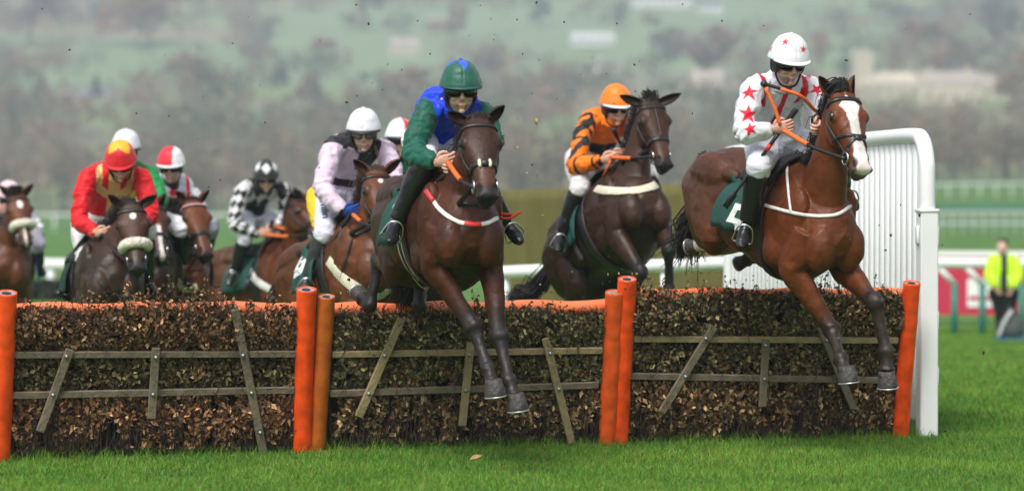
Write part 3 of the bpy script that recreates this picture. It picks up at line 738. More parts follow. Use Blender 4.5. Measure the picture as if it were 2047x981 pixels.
# front post: bent pipe running into the top pipe
rr = 0.055
pts = [wp(-.02, -.15), wp(-.02, 1.0), wp(-.02, 1.72), wp(0.0, 1.9), wp(.10, 2.03), wp(.3, topz), wp(1.2, topz + 0.0), wp(WL - .3, topz - .02), wp(WL, topz - .15), wp(WL + .05, 1.2), wp(WL + .05, -0.3)]
Geo().add(*tube(pts, rr, 7, 16)).build("frame", M_plastic, wg)
Geo().add(*box(wp(-.02, 0.62), (0.062, 0.062, 0.92), (wnorm, wdir, (0, 0, 1)), 0.008)).build("post_sleeve", M_plastic, wg, False)
for z, s in ((1.38, -1), (1.38, 1), (0.8, 1), (0.42, 1)):
    Geo().add(*box(wp(-.02, z) + np.array([0.068 * s, -0.0, 0]), (0.008, 0.04, 0.06), None, 0.003)).build("clip", M_plastic, wg)
Geo().add(*box(wp(-.02, 1.545), (0.068, 0.068, 0.012), (wnorm, wdir, (0, 0, 1)), 0.004)).build("collar", M_plastic, wg)
n = 42
for i in range(n):
    s = 0.11 + (WL - 0.2) * i / (n - 1); zt = min(topz, 1.87 + min(s, .3) * 0.6)
    Geo().add(*box(wp(s, zt / 2 + .05), (0.02, 0.050, zt / 2 - 0.05), (wnorm, wdir, (0, 0, 1)), 0.014)).build("slat", M_plastic, wg)
Geo().add(*box(wp(WL / 2, 0.22), (0.008, WL / 2 - .1, 0.035), (wnorm, wdir, (0, 0, 1)), 0.004)).build("bottom_bar", M_plastic, wg)
Geo().add(*box(wp(WL / 2, 1.0) - wnorm * -0.024, (0.004, WL / 2 - .08, 0.86), (wnorm, wdir, (0, 0, 1)))).build("back_panel", M_plastic, wg, False)
# thrown mud stuck to the wing
mg = Geo(); rm = random.Random(4)
for k in range(110):
    s = rm.uniform(-.06, 1.6); c = wp(s, rm.uniform(.4, 1.9)) + wnorm * 0.0 + np.array([-.0, 0, 0])
    c = c - wnorm * 0 + wnorm * (-1 if False else 1) * 0.024
    mg.add(*sphere(c, (0.004, rm.uniform(.004, .012), rm.uniform(.004, .014)), (wnorm, wdir, (0, 0, 1)), 7, 5))
mg.build("mud_spots", mat("mud", (0.05, 0.04, 0.025), .9), wg)

# ------------------------------------------------------------------ short turf in front of and beside the hurdle
def grass(name, regions, label):
    V, F, Cc, n0 = [], [], [], 0
    for (n, fn, h, wdt) in regions:
        x, y = fn(n); n = len(x); z = ground_z(x, y)
        cl = fbm(np.column_stack([x * 2.1, y * 2.1, x * 0]), 31); cl2 = fbm(np.column_stack([x * 11, y * 11, x * 0]), 35)
        hh = h * (1 + 0.35 * cl + 0.3 * cl2) * rng.uniform(.6, 1.3, n)
        an = rng.uniform(0, 2 * pi, n); s_ = np.column_stack([np.cos(an), np.sin(an), np.zeros(n)]) * wdt / 2
        ln = rng.normal(0, 0.45, (n, 2)) * hh[:, None]; b_ = np.column_stack([x, y, z - .004])
        mid = b_ + np.column_stack([ln * .35, hh * .6]); tip = b_ + np.column_stack([ln, hh])
        q = np.stack([b_ - s_, b_ + s_, mid + s_ * .8, mid - s_ * .8, tip], 1).reshape(-1, 3); i = np.arange(n)[:, None] * 5 + n0
        V.append(q); F.append(np.concatenate([i + [0, 1, 2], i + [0, 2, 3], i + [3, 2, 4]])); n0 += 5 * n
        g0 = np.array([0.108, 0.262, 0.030]) * (1 + 0.35 * cl[:, None] + .2 * cl2[:, None]) * rng.uniform(.6, 1.5, (n, 1)); dry = rng.uniform(size=n) < 0.05; g0[dry] = np.array([0.25, 0.24, 0.08])
        g0[:, 0] *= rng.uniform(.8, 1.5, n) * (1 + .25 * cl); Cc.append(np.repeat(g0, 5, 0))
    Cc = np.concatenate(Cc)
    o = mesh_obj(name, np.concatenate(V), np.concatenate(F), mat_attr("grass_blades", 0.6, 0.3, trans=0.3), None, False, np.column_stack([np.clip(Cc, 0, 1), np.ones(len(Cc))]))
    tag(o, label, "grass", kind='stuff')
def reg(y0, y1, xl, xr):
    def fn(n):
        y = rng.uniform(y0, y1, n); x = rng.uniform(0, 1, n) * (xr(y) - xl(y)) + xl(y); return x, y
    return fn
def hbase(n):
    u = rng.uniform(-.1, 6.3, n); o = rng.normal(0.02, .07, n); return HO.x + HU.x * u + HN.x * o, HO.y + HU.y * u + HN.y * o
grass("grass", [(200000, reg(15.4, 21.2, lambda y: -0.195 * y, lambda y: 0.195 * y), 0.036, 0.0042),
                (9000, hbase, 0.075, 0.004),
                (45000, reg(21.2, 30, lambda y: 0.10 * y, lambda y: 0.2 * y), 0.045, 0.006),
                (30000, reg(30, 50, lambda y: 0.12 * y, lambda y: 0.2 * y), 0.05, 0.01)], "short bright green racecourse turf in front of the hurdle")
# ------------------------------------------------------------------ sculpting: union of lofts, remeshed into one skin
def remesh(geo, voxel, it=6, fac=0.5):
    v, f = geo.arrays()
    me = bpy.data.meshes.new("tmp"); me.from_pydata(v.tolist(), [], f); me.update()
    o = bpy.data.objects.new("tmp", me); C.objects.link(o)
    r_ = o.modifiers.new("r", 'REMESH'); r_.mode = 'VOXEL'; r_.voxel_size = voxel; r_.adaptivity = 0
    if it:
        s_ = o.modifiers.new("s", 'SMOOTH'); s_.factor = fac; s_.iterations = it
    dg = bpy.context.evaluated_depsgraph_get(); ev = o.evaluated_get(dg); m2 = ev.to_mesh()
    n = len(m2.vertices); co = np.empty(n * 3, np.float32); m2.vertices.foreach_get("co", co)
    no = np.empty(n * 3, np.float32); m2.vertices.foreach_get("normal", no)
    k = len(m2.polygons); lt = np.empty(k, np.int32); m2.polygons.foreach_get("loop_total", lt)
    vi = np.empty(len(m2.loops), np.int32); m2.loops.foreach_get("vertex_index", vi)
    if (lt == 4).all(): fa = vi.reshape(-1, 4).copy()
    else:
        st = np.concatenate([[0], np.cumsum(lt)[:-1]]); fa = [vi[a:a + b].tolist() for a, b in zip(st, lt)]
    ev.to_mesh_clear(); bpy.data.objects.remove(o); bpy.data.meshes.remove(me)
    return co.reshape(-1, 3).astype(float), fa, no.reshape(-1, 3).astype(float)
def bvh(v, f): return BVHTree.FromPolygons([tuple(q) for q in v], [list(map(int, q)) for q in f])
def join(v, f, c, geo_list):
    """append extra shells (ears, fingers) to the same mesh; geo_list items: (v, f, colour)"""
    F = f.tolist() if isinstance(f, np.ndarray) else list(f); V = [v]; Cc = [c]; n = len(v)
    for (a, b, col) in geo_list:
        F += [[i + n for i in q] for q in b]; V.append(np.asarray(a)); n += len(a)
        col = np.asarray(col, float); Cc.append(col if col.ndim == 2 else np.tile(col, (len(a), 1)))
    return np.concatenate(V), F, np.concatenate(Cc)
def rgba(c): return np.column_stack([np.clip(c, 0.001, 1), np.ones(len(c))])
def segdist(v, a, b):
    a = np.array(list(a)); b = np.array(list(b)); d = b - a; t = np.clip(((v - a) @ d) / max(1e-9, d @ d), 0, 1)
    return np.linalg.norm(v - (a + t[:, None] * d), axis=1), t
def mix(c, col, w): return c * (1 - w[:, None]) + np.array(col)[None] * w[:, None]
def jl(px, py, prev, ln, sign=-1):
    """joint on the pixel's ray at bone length from the previous joint (sign -1: the nearer solution)"""
    r = ray(px, py); o = CAM - prev; a_ = r.dot(r); b_ = 2 * r.dot(o); c_ = o.dot(o) - ln * ln; disc = b_ * b_ - 4 * a_ * c_
    t = -b_ / (2 * a_) if disc < 0 else (-b_ + sign * sqrt(disc)) / (2 * a_)
    return CAM + r * t
def at(px, py, ref):
    """pixel's ray at the depth of a reference point"""
    return P(px, py, (Vector(ref) - CAM).dot(CF))

def coat_mat():
    m = mat_attr("horse_coat", rough=0.42, spec=0.32, var=0.28, vscale=7, bump=0.35, bscale=30, bdist=0.008); t = m.node_tree; b = t.nodes["Principled BSDF"]
    n = t.nodes.new("ShaderNodeTexNoise"); n.inputs["Scale"].default_value = 150; n.inputs["Detail"].default_value = 2; tc = [q for q in t.nodes if q.type == 'TEX_COORD'][0]
    mp = t.nodes.new("ShaderNodeMapping"); mp.inputs["Scale"].default_value = (1, 1, .35); t.links.new(tc.outputs["Object"], mp.inputs["Vector"]); t.links.new(mp.outputs[0], n.inputs["Vector"])
    old = [q for q in t.nodes if q.type == 'BUMP'][0]; bp = t.nodes.new("ShaderNodeBump"); bp.inputs["Strength"].default_value = .45; bp.inputs["Distance"].default_value = .004
    t.links.new(n.outputs["Fac"], bp.inputs["Height"]); t.links.new(old.outputs[0], bp.inputs["Normal"]); t.links.new(bp.outputs[0], b.inputs["Normal"])
    return m
M_coat = coat_mat()
M_hair = mat("black_hair", (0.014, 0.011, 0.010), 0.5, spec=0.4)
M_hairb = mat("brown_hair", (0.05, 0.026, 0.016), 0.5, spec=0.4)
M_eye = mat("dark_eye", (0.008, 0.005, 0.004), 0.06, spec=0.8)
M_leather = mat("black_leather", (0.016, 0.014, 0.014), 0.38, spec=0.5, bump=0.15, bscale=80)
M_leatherb = mat("brown_leather", (0.06, 0.028, 0.015), 0.45)
M_steel = mat("steel", (0.6, 0.6, 0.6), 0.22, metal=1.0)
M_hoof = mat("hoof_horn", (0.055, 0.048, 0.044), 0.55, var=0.6, vscale=22, bump=0.6, bscale=60)
M_shoe = mat("aluminium_shoe", (0.62, 0.62, 0.58), 0.35, metal=0.7)
M_cloth = mat("green_saddle_cloth", (0.010, 0.065, 0.052), 0.8, var=0.12, vscale=14, bump=0.3, bscale=30)
M_blackcloth = mat("black_saddle_pad", (0.012, 0.012, 0.013), 0.75, bump=0.3, bscale=40)
M_whiteweb = mat("white_webbing", (0.74, 0.73, 0.69), 0.7, var=0.1, vscale=30)
M_cream = mat("cream_webbing", (0.66, 0.62, 0.47), 0.75, var=0.1, vscale=30)
M_ogrip = mat("orange_rubber_grip", (0.72, 0.15, 0.025), 0.55, bump=0.4, bscale=150)
M_fleece = mat("cream_fleece", (0.80, 0.75, 0.63), 0.95, bump=1.0, bscale=90, sheen=0.4)
M_num = mat("white_number", (0.78, 0.80, 0.78), 0.7)
M_redcord = mat("red_cord", (0.7, 0.03, 0.03), 0.5)

def strands(name, roots, m, parent, r=0.003, seg=4):
    g = Geo()
    for pts in roots: g.add(*tube(pts, [r, r * 1.1, r * 0.9, r * 0.25][:len(pts)] if len(pts) <= 4 else [r] * (len(pts) - 1) + [r * .2], 2, seg))
    return g.build(name, m, parent)

def horse(sp):
    lk = sp.get('legk', 1.22); hk = sp.get('headk', 1.12)
    W = P(*sp['W']); yaw, pit, rol = radians(sp['yaw']), radians(sp.get('pitch', 0)), radians(sp.get('roll', 0))
    k = sp.get('size', 1.0)
    F = Vector((sin(yaw) * cos(pit), -cos(yaw) * cos(pit), sin(pit))); L = Vector((cos(yaw), sin(yaw), 0)); U = F.cross(L)
    if rol: L, U = L * cos(rol) + U * sin(rol), U * cos(rol) - L * sin(rol)
    T = lambda x, y, z: W + (F * x + L * y + U * z) * k
    bulk = sp.get('bulk', 1.0)
    g = Geo()
    tr = [(-1.13, -.40, .06, .08, .12), (-1.07, -.34, .18, .16, .30), (-.96, -.30, .25, .21, .42), (-.80, -.30, .285, .27, .44), (-.62, -.30, .285, .29, .40),
          (-.42, -.32, .262, .27, .36), (-.2, -.34, .285, .27, .40), (0.0, -.34, .275, .335, .44), (.18, -.36, .245, .30, .42), (.34, -.40, .215, .24, .32), (.46, -.45, .16, .16, .20), (.53, -.47, .06, .06, .08)]
    g.add(*loft([(*T(x, 0, z), w_ * bulk * k, u * k, d * k) for x, z, w_, u, d in tr], L, 4, 28, 0.92, 0.22))
    # head frame
    poll = P(*sp['poll']); nose = jl(*sp['nose'][:2], poll, 0.57 * k, sp.get('nsign', -1)) if len(sp['nose']) == 2 else P(*sp['nose'])
    HLn = (nose - poll).length; a = (nose - poll).normalized()
    hy = radians(sp.get('hyaw', sp['yaw'])); hl = Vector((cos(hy), sin(hy), sin(radians(sp.get('hroll', 0))))); hl = (hl - a * hl.dot(a)).normalized(); n = a.cross(hl)
    kh = k * hk
    Hd = lambda t, lat, dor: poll + a * (t * HLn) + hl * (lat * kh) + n * (dor * kh)
    # neck
    nk = [(*T(-.02, 0, -.30), .16, .20, .26), (*T(.20, 0, -.26), .15, .19, .27)]
    p0 = T(.26, 0, -.22); p1 = Hd(.10, 0, -.10)
    arch = sp.get('arch', 0.03)
    for t_, hw, cr, th in ((.25, .115, .165, .20), (.5, .09, .14, .155), (.75, .078, .12, .125), (1.0, .07, .10, .10)):
        q = p0.lerp(p1, t_) + U * arch * sin(pi * t_) + (sp.get('neckoff', Vector((0, 0, 0)))) * sin(pi * t_); nk.append((*q, hw, cr, th))
    nk.append((*Hd(.16, 0, -.03), .055, .05, .06))
    nk = [(x, y, z, w_ * k, u * k, d * k) for x, y, z, w_, u, d in nk]
    g.add(*loft(nk, (L + hl).normalized(), 5, 22, 0.95, 0.25))
    hs_ = [(-.05, .03, .02, .03), (-.01, .065, .035, .075), (.08, .083, .045, .105), (.18, .098, .058, .14), (.29, .106, .062, .165), (.40, .094, .060, .16), (.52, .074, .055, .125), (.64, .060, .050, .095), (.76, .053, .046, .080), (.86, .056, .048, .076), (.93, .060, .046, .074), (.985, .050, .036, .058), (1.01, .02, .015, .025)]
    g.add(*loft([(*Hd(t, 0, 0), w_ * kh, u * kh, d * kh) for t, w_, u, d in hs_], hl, 3, 24, 0.86))
    hax = (hl, n, a)
    for s in (-1, 1):
        g.add(*sphere(Hd(.30, s * .082, .018), (.034 * kh, .036 * kh, .045 * kh), hax))          # brow over the eye
        g.add(*sphere(Hd(.36, s * .060, -.075), (.034 * kh, .085 * kh, .105 * kh), hax))         # cheek
        g.add(*sphere(Hd(.92, s * .040, .012), (.026 * kh, .034 * kh, .045 * kh), hax))          # nostril wing
        g.add(*tube([Hd(.40, s * .082, -.02), Hd(.52, s * .068, -.012), Hd(.64, s * .056, -.012)], [.014 * kh, .013 * kh, .006 * kh], 2, 8))
    g.add(*sphere(Hd(.93, 0, -.070), (.034 * kh, .028 * kh, .042 * kh), hax))                     # chin
    g.add(*sphere(Hd(.99, 0, -.030), (.036 * kh, .030 * kh, .022 * kh), hax))                     # upper lip
    # chest and quarters
    bx = (L, U, F)
    for s in (-1, 1):
        g.add(*sphere(T(.44, s * .112, -.50), (.098 * k, .16 * k, .105 * k), bx))
        g.add(*sphere(T(.20, s * .185, -.38), (.075 * k, .26 * k, .14 * k), (L, (U + F * .45).normalized(), (F - U * .45).normalized())))
        g.add(*sphere(T(.10, s * .20, -.56), (.065 * k, .12 * k, .15 * k), bx))
        g.add(*sphere(T(-.70, s * .14, -.19), (.135 * k, .15 * k, .27 * k), bx))
        g.add(*sphere(T(-.44, s * .215, -.16), (.045 * k, .05 * k, .09 * k), bx))
        g.add(*sphere(T(-.30, s * .205, -.42), (.10 * k, .22 * k, .26 * k), bx))
    # legs. each chain: root.. joints as world points
    legs = sp['legs'](T); hooves = []; dark = []
    for key, ch in legs.items():
        fr = key[0] == 'f'; side = L
        if fr:
            el, kn, ft, hf = ch; sh = T(.33, (.15 if key[1] == 'l' else -.15), -.40)
            fo = kn - el; ca = ft - kn; pa = hf - ft
            st = [(*sh, .085, .13, .12), (*sh.lerp(el, .55), .085, .125, .12), (*el, .075, .105, .105), (*(el + fo * .25), .064, .085, .085), (*(el + fo * .6), .048, .058, .058), (*(el + fo * .86), .040, .044, .044),
                  (*kn.lerp(el, .03), .049, .056, .045), (*(kn + ca * .06), .047, .055, .046), (*(kn + ca * .16), .035, .038, .040), (*(kn + ca * .35), .028, .030, .036), (*(kn + ca * .72), .027, .029, .035), (*(kn + ca * .92), .034, .036, .040),
                  (*ft, .043, .044, .052), (*(ft + pa * .22), .032, .035, .038), (*(ft + pa * .42), .033, .036, .036), (*(ft + pa * .56), .042, .045, .042)]
            dark.append((kn - fo * sp.get('darkup', .5), kn, ft, hf)); st = [q if i < 3 else (*q[:3], *[w_ * (1 + (lk - 1) * min(1, (i - 2) / 3)) for w_ in q[3:]]) for i, q in enumerate(st)]
        else:
            hp, sf, hk_, ft, hf = ch; ga = hk_ - sf; ca = ft - hk_; pa = hf - ft
            st = [(*hp, .12, .20, .22), (*hp.lerp(sf, .5), .125, .20, .21), (*sf, .095, .12, .15), (*(sf + ga * .35), .066, .075, .10), (*(sf + ga * .75), .042, .045, .058), (*hk_, .042, .050, .062),
                  (*(hk_ + ca * .16), .034, .040, .045), (*(hk_ + ca * .4), .028, .032, .034), (*(hk_ + ca * .75), .028, .031, .034), (*ft, .038, .042, .046), (*(ft + pa * .3), .031, .034, .036), (*(ft + pa * .56), .042, .045, .042)]
            dark.append((hk_ - ga * .2, hk_, ft, hf)); st = [q if i < 3 else (*q[:3], *[w_ * (1 + (lk - 1) * min(1, (i - 2) / 3)) for w_ in q[3:]]) for i, q in enumerate(st)]
        g.add(*loft([(x, y, z, w_ * k, u * k, d * k) for x, y, z, w_, u, d in st], side, 4, 16))
        if fr:
            for sg in (-1, 1): g.add(*tube([kn - fo * .45 + L * .030 * sg, kn - fo * .25 + L * .034 * sg, kn - fo * .06 + L * .038 * sg], [.022 * lk, .016 * lk, .010 * lk], 3, 8))
            for sg in (-1, 1): g.add(*sphere(kn + L * .040 * sg + ca * .02, (.016, .016, .026))); g.add(*sphere(ft + L * .036 * sg, (.015, .018, .020)))
        hooves.append((ft, hf, key))
    v, f, nn = remesh(g, sp.get('voxel', 0.0085), 7, 0.5)
    tmp = v - np.array(poll); hd_ = np.linalg.norm(tmp, axis=1)
    v = v + nn * ((.008 * fbm(v * 7.5, sp['seed'] + 9, 3) + .0028 * fbm(v * 26, sp['seed'], 2)) * smooth(.45, .8, hd_))[:, None]
    vein = np.exp(-(fbm(v * np.array([8, 8, 5.5]), sp['seed'] + 31, 2) / .055) ** 2); v = v + nn * (.0026 * vein * (vnoise(v * 3, 77) > -.15))[:, None]
    # colour of the coat
    base = np.array(sp['coat']); blk = np.array(sp.get('points', (0.013, 0.011, 0.011)))
    z1 = fbm(v * 3.0, sp['seed'])[:, None]
    c = base[None] * (1 + 0.20 * z1)
    rel = v - np.array(T(0, 0, 0)); tx, ty, tz = rel @ np.array(F) / k, rel @ np.array(L) / k, rel @ np.array(U) / k
    clip_sheen = sp.get('back')                                             # clipped back and quarters greyer, grey sheen painted into the coat
    if clip_sheen is not None:
        wgt = smooth(.10, -.25, tx) * smooth(-.75, -.25, tz) * 0.8 * (0.8 + .4 * z1[:, 0]); c = mix(c, clip_sheen, np.clip(wgt, 0, 1))
    if sp.get('chest') is not None:
        c = mix(c, sp['chest'], np.clip(smooth(.05, .35, tx) * smooth(.1, -.3, tz) * (0.75 + .5 * z1[:, 0]), 0, 1))
    for (p_, kn, ft, hf) in dark:
        d1, t1 = segdist(v, p_, kn); d2, _ = segdist(v, kn, ft); d3, _ = segdist(v, ft, hf)
        c = mix(c, blk, np.clip((1 - smooth(.085, .12, d1)) * smooth(0.1, 1.0, t1), 0, 1))
        c = mix(c, blk, (1 - smooth(.075, .095, np.minimum(d2, d3))) * np.clip(smooth(-.25, .35, segdist(v, kn, ft)[1] + .30 * fbm(v * 16, 3) + (segdist(v, ft, hf)[1] > 0)), 0, 1))
    hr = v - np.array(poll); ht, hlat, hdor = hr @ np.array(a) / HLn, hr @ np.array(hl) / kh, hr @ np.array(n) / kh
    inh = ((ht > -.1) & (ht < 1.12) & (np.abs(hlat) < .16) & (hdor > -.24) & (hdor < .14)).astype(float); inh = inh * (1 - smooth(.0, .02, np.hypot(hlat, hdor + .03) - np.interp(ht, [0, .5, .7, 1.1], [.22, .20, .125, .115])))
    if sp.get('headcol') is not None: c = mix(c, sp['headcol'], inh * smooth(-.05, .15, ht) * .9)
    mz = sp.get('muzzle', (0.02, 0.017, 0.017)); mt = sp.get('muzzle_at', .80)
    c = mix(c, mz, inh * smooth(mt, mt + .10, ht + .04 * z1[:, 0]) * .92)
    for s in (-1, 1):
        de = np.linalg.norm((v - np.array(Hd(.30, s * .10, .01))) / np.array(k), axis=1); c = mix(c, blk, inh * (1 - smooth(.025, .055, de)) * .8)
    if sp.get('tan') is not None: c = mix(c, sp['tan'], inh * smooth(.52, .66, ht) * (1 - smooth(.80, .86, ht)) * smooth(-.09, -.03, hdor) * .85)
    if sp.get('blaze'):
        nz_ = 0.008 * fbm(v * 26, 9); wl = sp['blaze'](ht, hlat + nz_, hdor); fm = smooth(-.012, .01, hdor + .0 * ht)
        c = mix(c, (0.74, 0.70, 0.66), inh * wl * fm)
        c = mix(c, (0.55, 0.40, 0.36), inh * wl * fm * smooth(.86, .93, ht) * .5)
    for wk in sp.get('socks', []):
        ch = legs[wk]; d2, t2 = segdist(v, ch[-3].lerp(ch[-2], .55), ch[-2]); d2 = np.minimum(d2, segdist(v, ch[-2], ch[-1])[0]); c = mix(c, (0.62, 0.58, 0.52), (1 - smooth(.075, .09, d2)))
    low = smooth(-.35, -1.0, tz); spl = smooth(.50, .62, fbm(v * 42, sp['seed'] + 2, 2)) * (.25 + .75 * low) * smooth(-.1, .35, fbm(v * 3, 66)); c = mix(c, (.15, .115, .075), np.clip(spl * .75, 0, 1))
    dust = np.clip(smooth(-.85, -1.3, tz) * (.35 + .5 * fbm(v * 12, 12)), 0, 1) * .22; c = mix(c, (.075, .058, .042), dust)
    # nostrils and mouth pressed into the muzzle, hollow shade painted in dark
    for s in (-1, 1):
        q = np.array(Hd(.90, s * .050, .026)); dl = (v - q); e = np.sqrt((dl @ np.array(hl) / .030) ** 2 + (dl @ np.array(n) / .036) ** 2 + (dl @ np.array(a) / .042) ** 2) / kh
        wgt = 1 - smooth(.55, 1.0, e); v = v - nn * (0.016 * wgt)[:, None] * k; c = mix(c, (0.012, 0.008, 0.008), wgt)
    mo = inh * (1 - smooth(.003, .009, np.abs(hdor + .050 - .02 * (1 - ht)))) * smooth(.80, .84, ht); c = mix(c, (0.012, .008, .008), mo * .8); v = v - nn * (0.004 * mo)[:, None]
    c = c * (1 + 0.16 * fbm(v * 20, 5)[:, None] + .10 * fbm(v * 6, 8)[:, None])
    # ears, cupped
    extra = []
    for s, key in ((-1, 'earR'), (1, 'earL')):
        b_ = np.array(Hd(.01, s * .058, .0)); tip = np.array(at(*sp[key], Hd(.0, s * .07, .0) + n * sp.get('earfwd', 0.05))); ax = tip - b_; ln = np.linalg.norm(ax); T_ = ax / ln
        face = np.array(n) * .8 + np.array(hl) * s * .55; face = nrm(face - T_ * (face @ T_)); sd = np.cross(T_, face); rings = []; cols = []
        for t_, r in ((-.12, .026), (0, .030), (.15, .034), (.3, .038), (.45, .038), (.6, .034), (.75, .026), (.88, .016), (.97, .006), (1.0, .001)):
            cen = b_ + ax * t_ + face * (-.012 * sin(pi * max(t_, 0))) * k; op = 2.15 if t_ > .05 else 2.7; ao = np.linspace(-op, op, 13); r = r * k
            outer = cen + r * (-np.outer(np.cos(ao), face) * .8 + np.outer(np.sin(ao), sd)); inner = cen + r * .78 * (-np.outer(np.cos(ao[::-1]), face) * .75 + np.outer(np.sin(ao[::-1]), sd)) + face * .004
            rings.append(np.vstack([outer, inner])); ec = np.array(sp.get('headcol', sp['coat'])) * .9
            tipd = smooth(.68, .95, t_); oc = ec * (1 - tipd) + blk * tipd; cols.append(np.vstack([np.tile(oc, (13, 1)), np.tile(ec * .45 * (1 - tipd) + blk * tipd, (13, 1))]))
        ve, fe = tubegeo(rings); ce = np.vstack(cols + [cols[0][:1], cols[-1][:1]]); extra.append((ve, fe, ce))
    V, Fc, Cc = join(v, f, c, extra)
    body = mesh_obj("horse", V, Fc, M_coat, None, True, rgba(Cc))
    tag(body, sp['label'], "horse", "racehorses jumping the hurdle")
    B = bvh(v, f)
    H = dict(T=T, F=F, L=L, U=U, W=W, Hd=Hd, a=a, hl=hl, n=n, k=k, B=B, body=body, HLn=HLn, poll=poll)
    # hooves with shoes
    for ft, hf, key in hooves:
        ax = (hf - ft).normalized()
        if key in sp.get('flat', ()): ax = (ax * .25 + Vector((.10, .16, -1))).normalized()
        side = (L - ax * L.dot(ax)).normalized(); fw = ax.cross(side); lat = side
        bot = hf; c0 = hf - ax * .095 * k; st = [(*c0, .046 * k, .050 * k, .043 * k), (*c0.lerp(bot, .12), .051 * k, .057 * k, .047 * k), (*c0.lerp(bot, .45), .055 * k, .067 * k, .049 * k), (*(bot - ax * .012), .062 * k, .080 * k, .053 * k), (*bot, .061 * k, .078 * k, .052 * k)]
        if key[0] == 'h': st = [(*q[:3], *[w_ * .74 for w_ in q[3:]]) for q in st]
        ho = Geo().add(*loft(st, side, 2, 18)).build("hoof", M_hoof, body)
        rg = [];
        th = np.linspace(0, 2 * pi, 22, endpoint=False)
        kq = .74 if key[0] == 'h' else 1.0; ring = [Vector(bot) + ax * .004 + side * (cos(t_) * .058 * k * kq) + fw * (sin(t_) * (.074 if sin(t_) > 0 else .048) * k * kq) for t_ in th]
        vv = []; rings = []
        for i, t_ in enumerate(th):
            o_ = (ring[i] - bot).normalized(); cc_ = np.array(ring[i]); rings.append(np.array([cc_ + np.array(o_) * .009, cc_ + np.array(ax) * .007 + np.array(o_) * .006, cc_ + np.array(ax) * .007 - np.array(o_) * .012, cc_ - np.array(o_) * .012]))
        Geo().add(*tubegeo(rings, True)).build("horseshoe", M_shoe, ho)
    # eyes
    for s in (-1, 1):
        q = Hd(.30, s * .25, .012); h = B.ray_cast(q, -hl * s); p_ = h[0] if h[0] else Hd(.30, s * .1, .012)
        Geo().add(*sphere(p_ - hl * s * .012 * k, (.020 * kh, .023 * kh, .027 * kh), hax)).build("eye", M_eye, body)
    # mane, forelock, tail
    rr = random.Random(sp['seed']); hm_ = M_hairb if sp.get('brownhair') else M_hair
    ms = sp.get('mane', 1); st = []
    wind = sp.get('wind', -L * .5 + Vector((0, .4, .1)))
    crest = []
    for i in range(40):
        t_ = i / 39; q = Vector(nk[1][:3]).lerp(Vector(nk[-2][:3]), t_); q = (T(.02, 0, -.02).lerp(Hd(.02, 0, -.04), t_)) + U * (.03 + arch) * sin(pi * t_)
        o_ = (-F * .6 + U).normalized(); h = B.ray_cast(q + o_ * .4, -o_); crest.append(h[0] if h[0] else q)
    for i in range(int(620 * ms)):
        b_ = crest[rr.randrange(40)] + L * rr.gauss(0, .012); up = (-F * .4 + U * .6).normalized(); ln = rr.uniform(.07, .15) * sp.get('manelen', 1)
        s_ = wind * rr.uniform(.4, 1) + Vector((rr.gauss(0, .12), rr.gauss(0, .12), rr.gauss(0, .1)))
        st.append([b_ - up * .01, b_ + up * ln * .4 + s_ * ln * .15, b_ + up * ln * .4 + s_ * ln * .7, b_ + s_ * ln * 1.1 - U * ln * .2])
    if st: strands("mane", st, hm_, body, .0028)
    st = []
    for i in range(150):
        b_ = Hd(rr.uniform(-.03, .05), rr.gauss(0, .022), .03); dr = (sp.get('forelock', n * .3 + U * .5 - hl * .5)) + Vector((rr.gauss(0, .1), rr.gauss(0, .1), rr.gauss(0, .1))); ln = rr.uniform(.06, .14) * sp.get('forelen', 1)
        st.append([b_ - n * .02, b_ + U * ln * .35 + dr * ln * .25, b_ + dr * ln * .8, b_ + dr * ln * 1.1 - U * ln * .25])
    strands("forelock", st, hm_, body, .0035)
    st = []; tb = T(-1.10, 0, -.12); tp = [Vector(tb)] + sp['tail'](T)
    for i in range(320):
        off = [Vector((rr.gauss(0, 1), rr.gauss(0, 1), rr.gauss(0, 1))) * .012 * (1 + j * 1.4) for j in range(len(tp))]; cut = rr.uniform(.75, 1.1)
        pts = [q + o_ for q, o_ in zip(tp, off)]; pts[-1] = pts[-2].lerp(pts[-1], cut); st.append(pts)
    strands("tail", st, hm_, body, .0062)
    return H

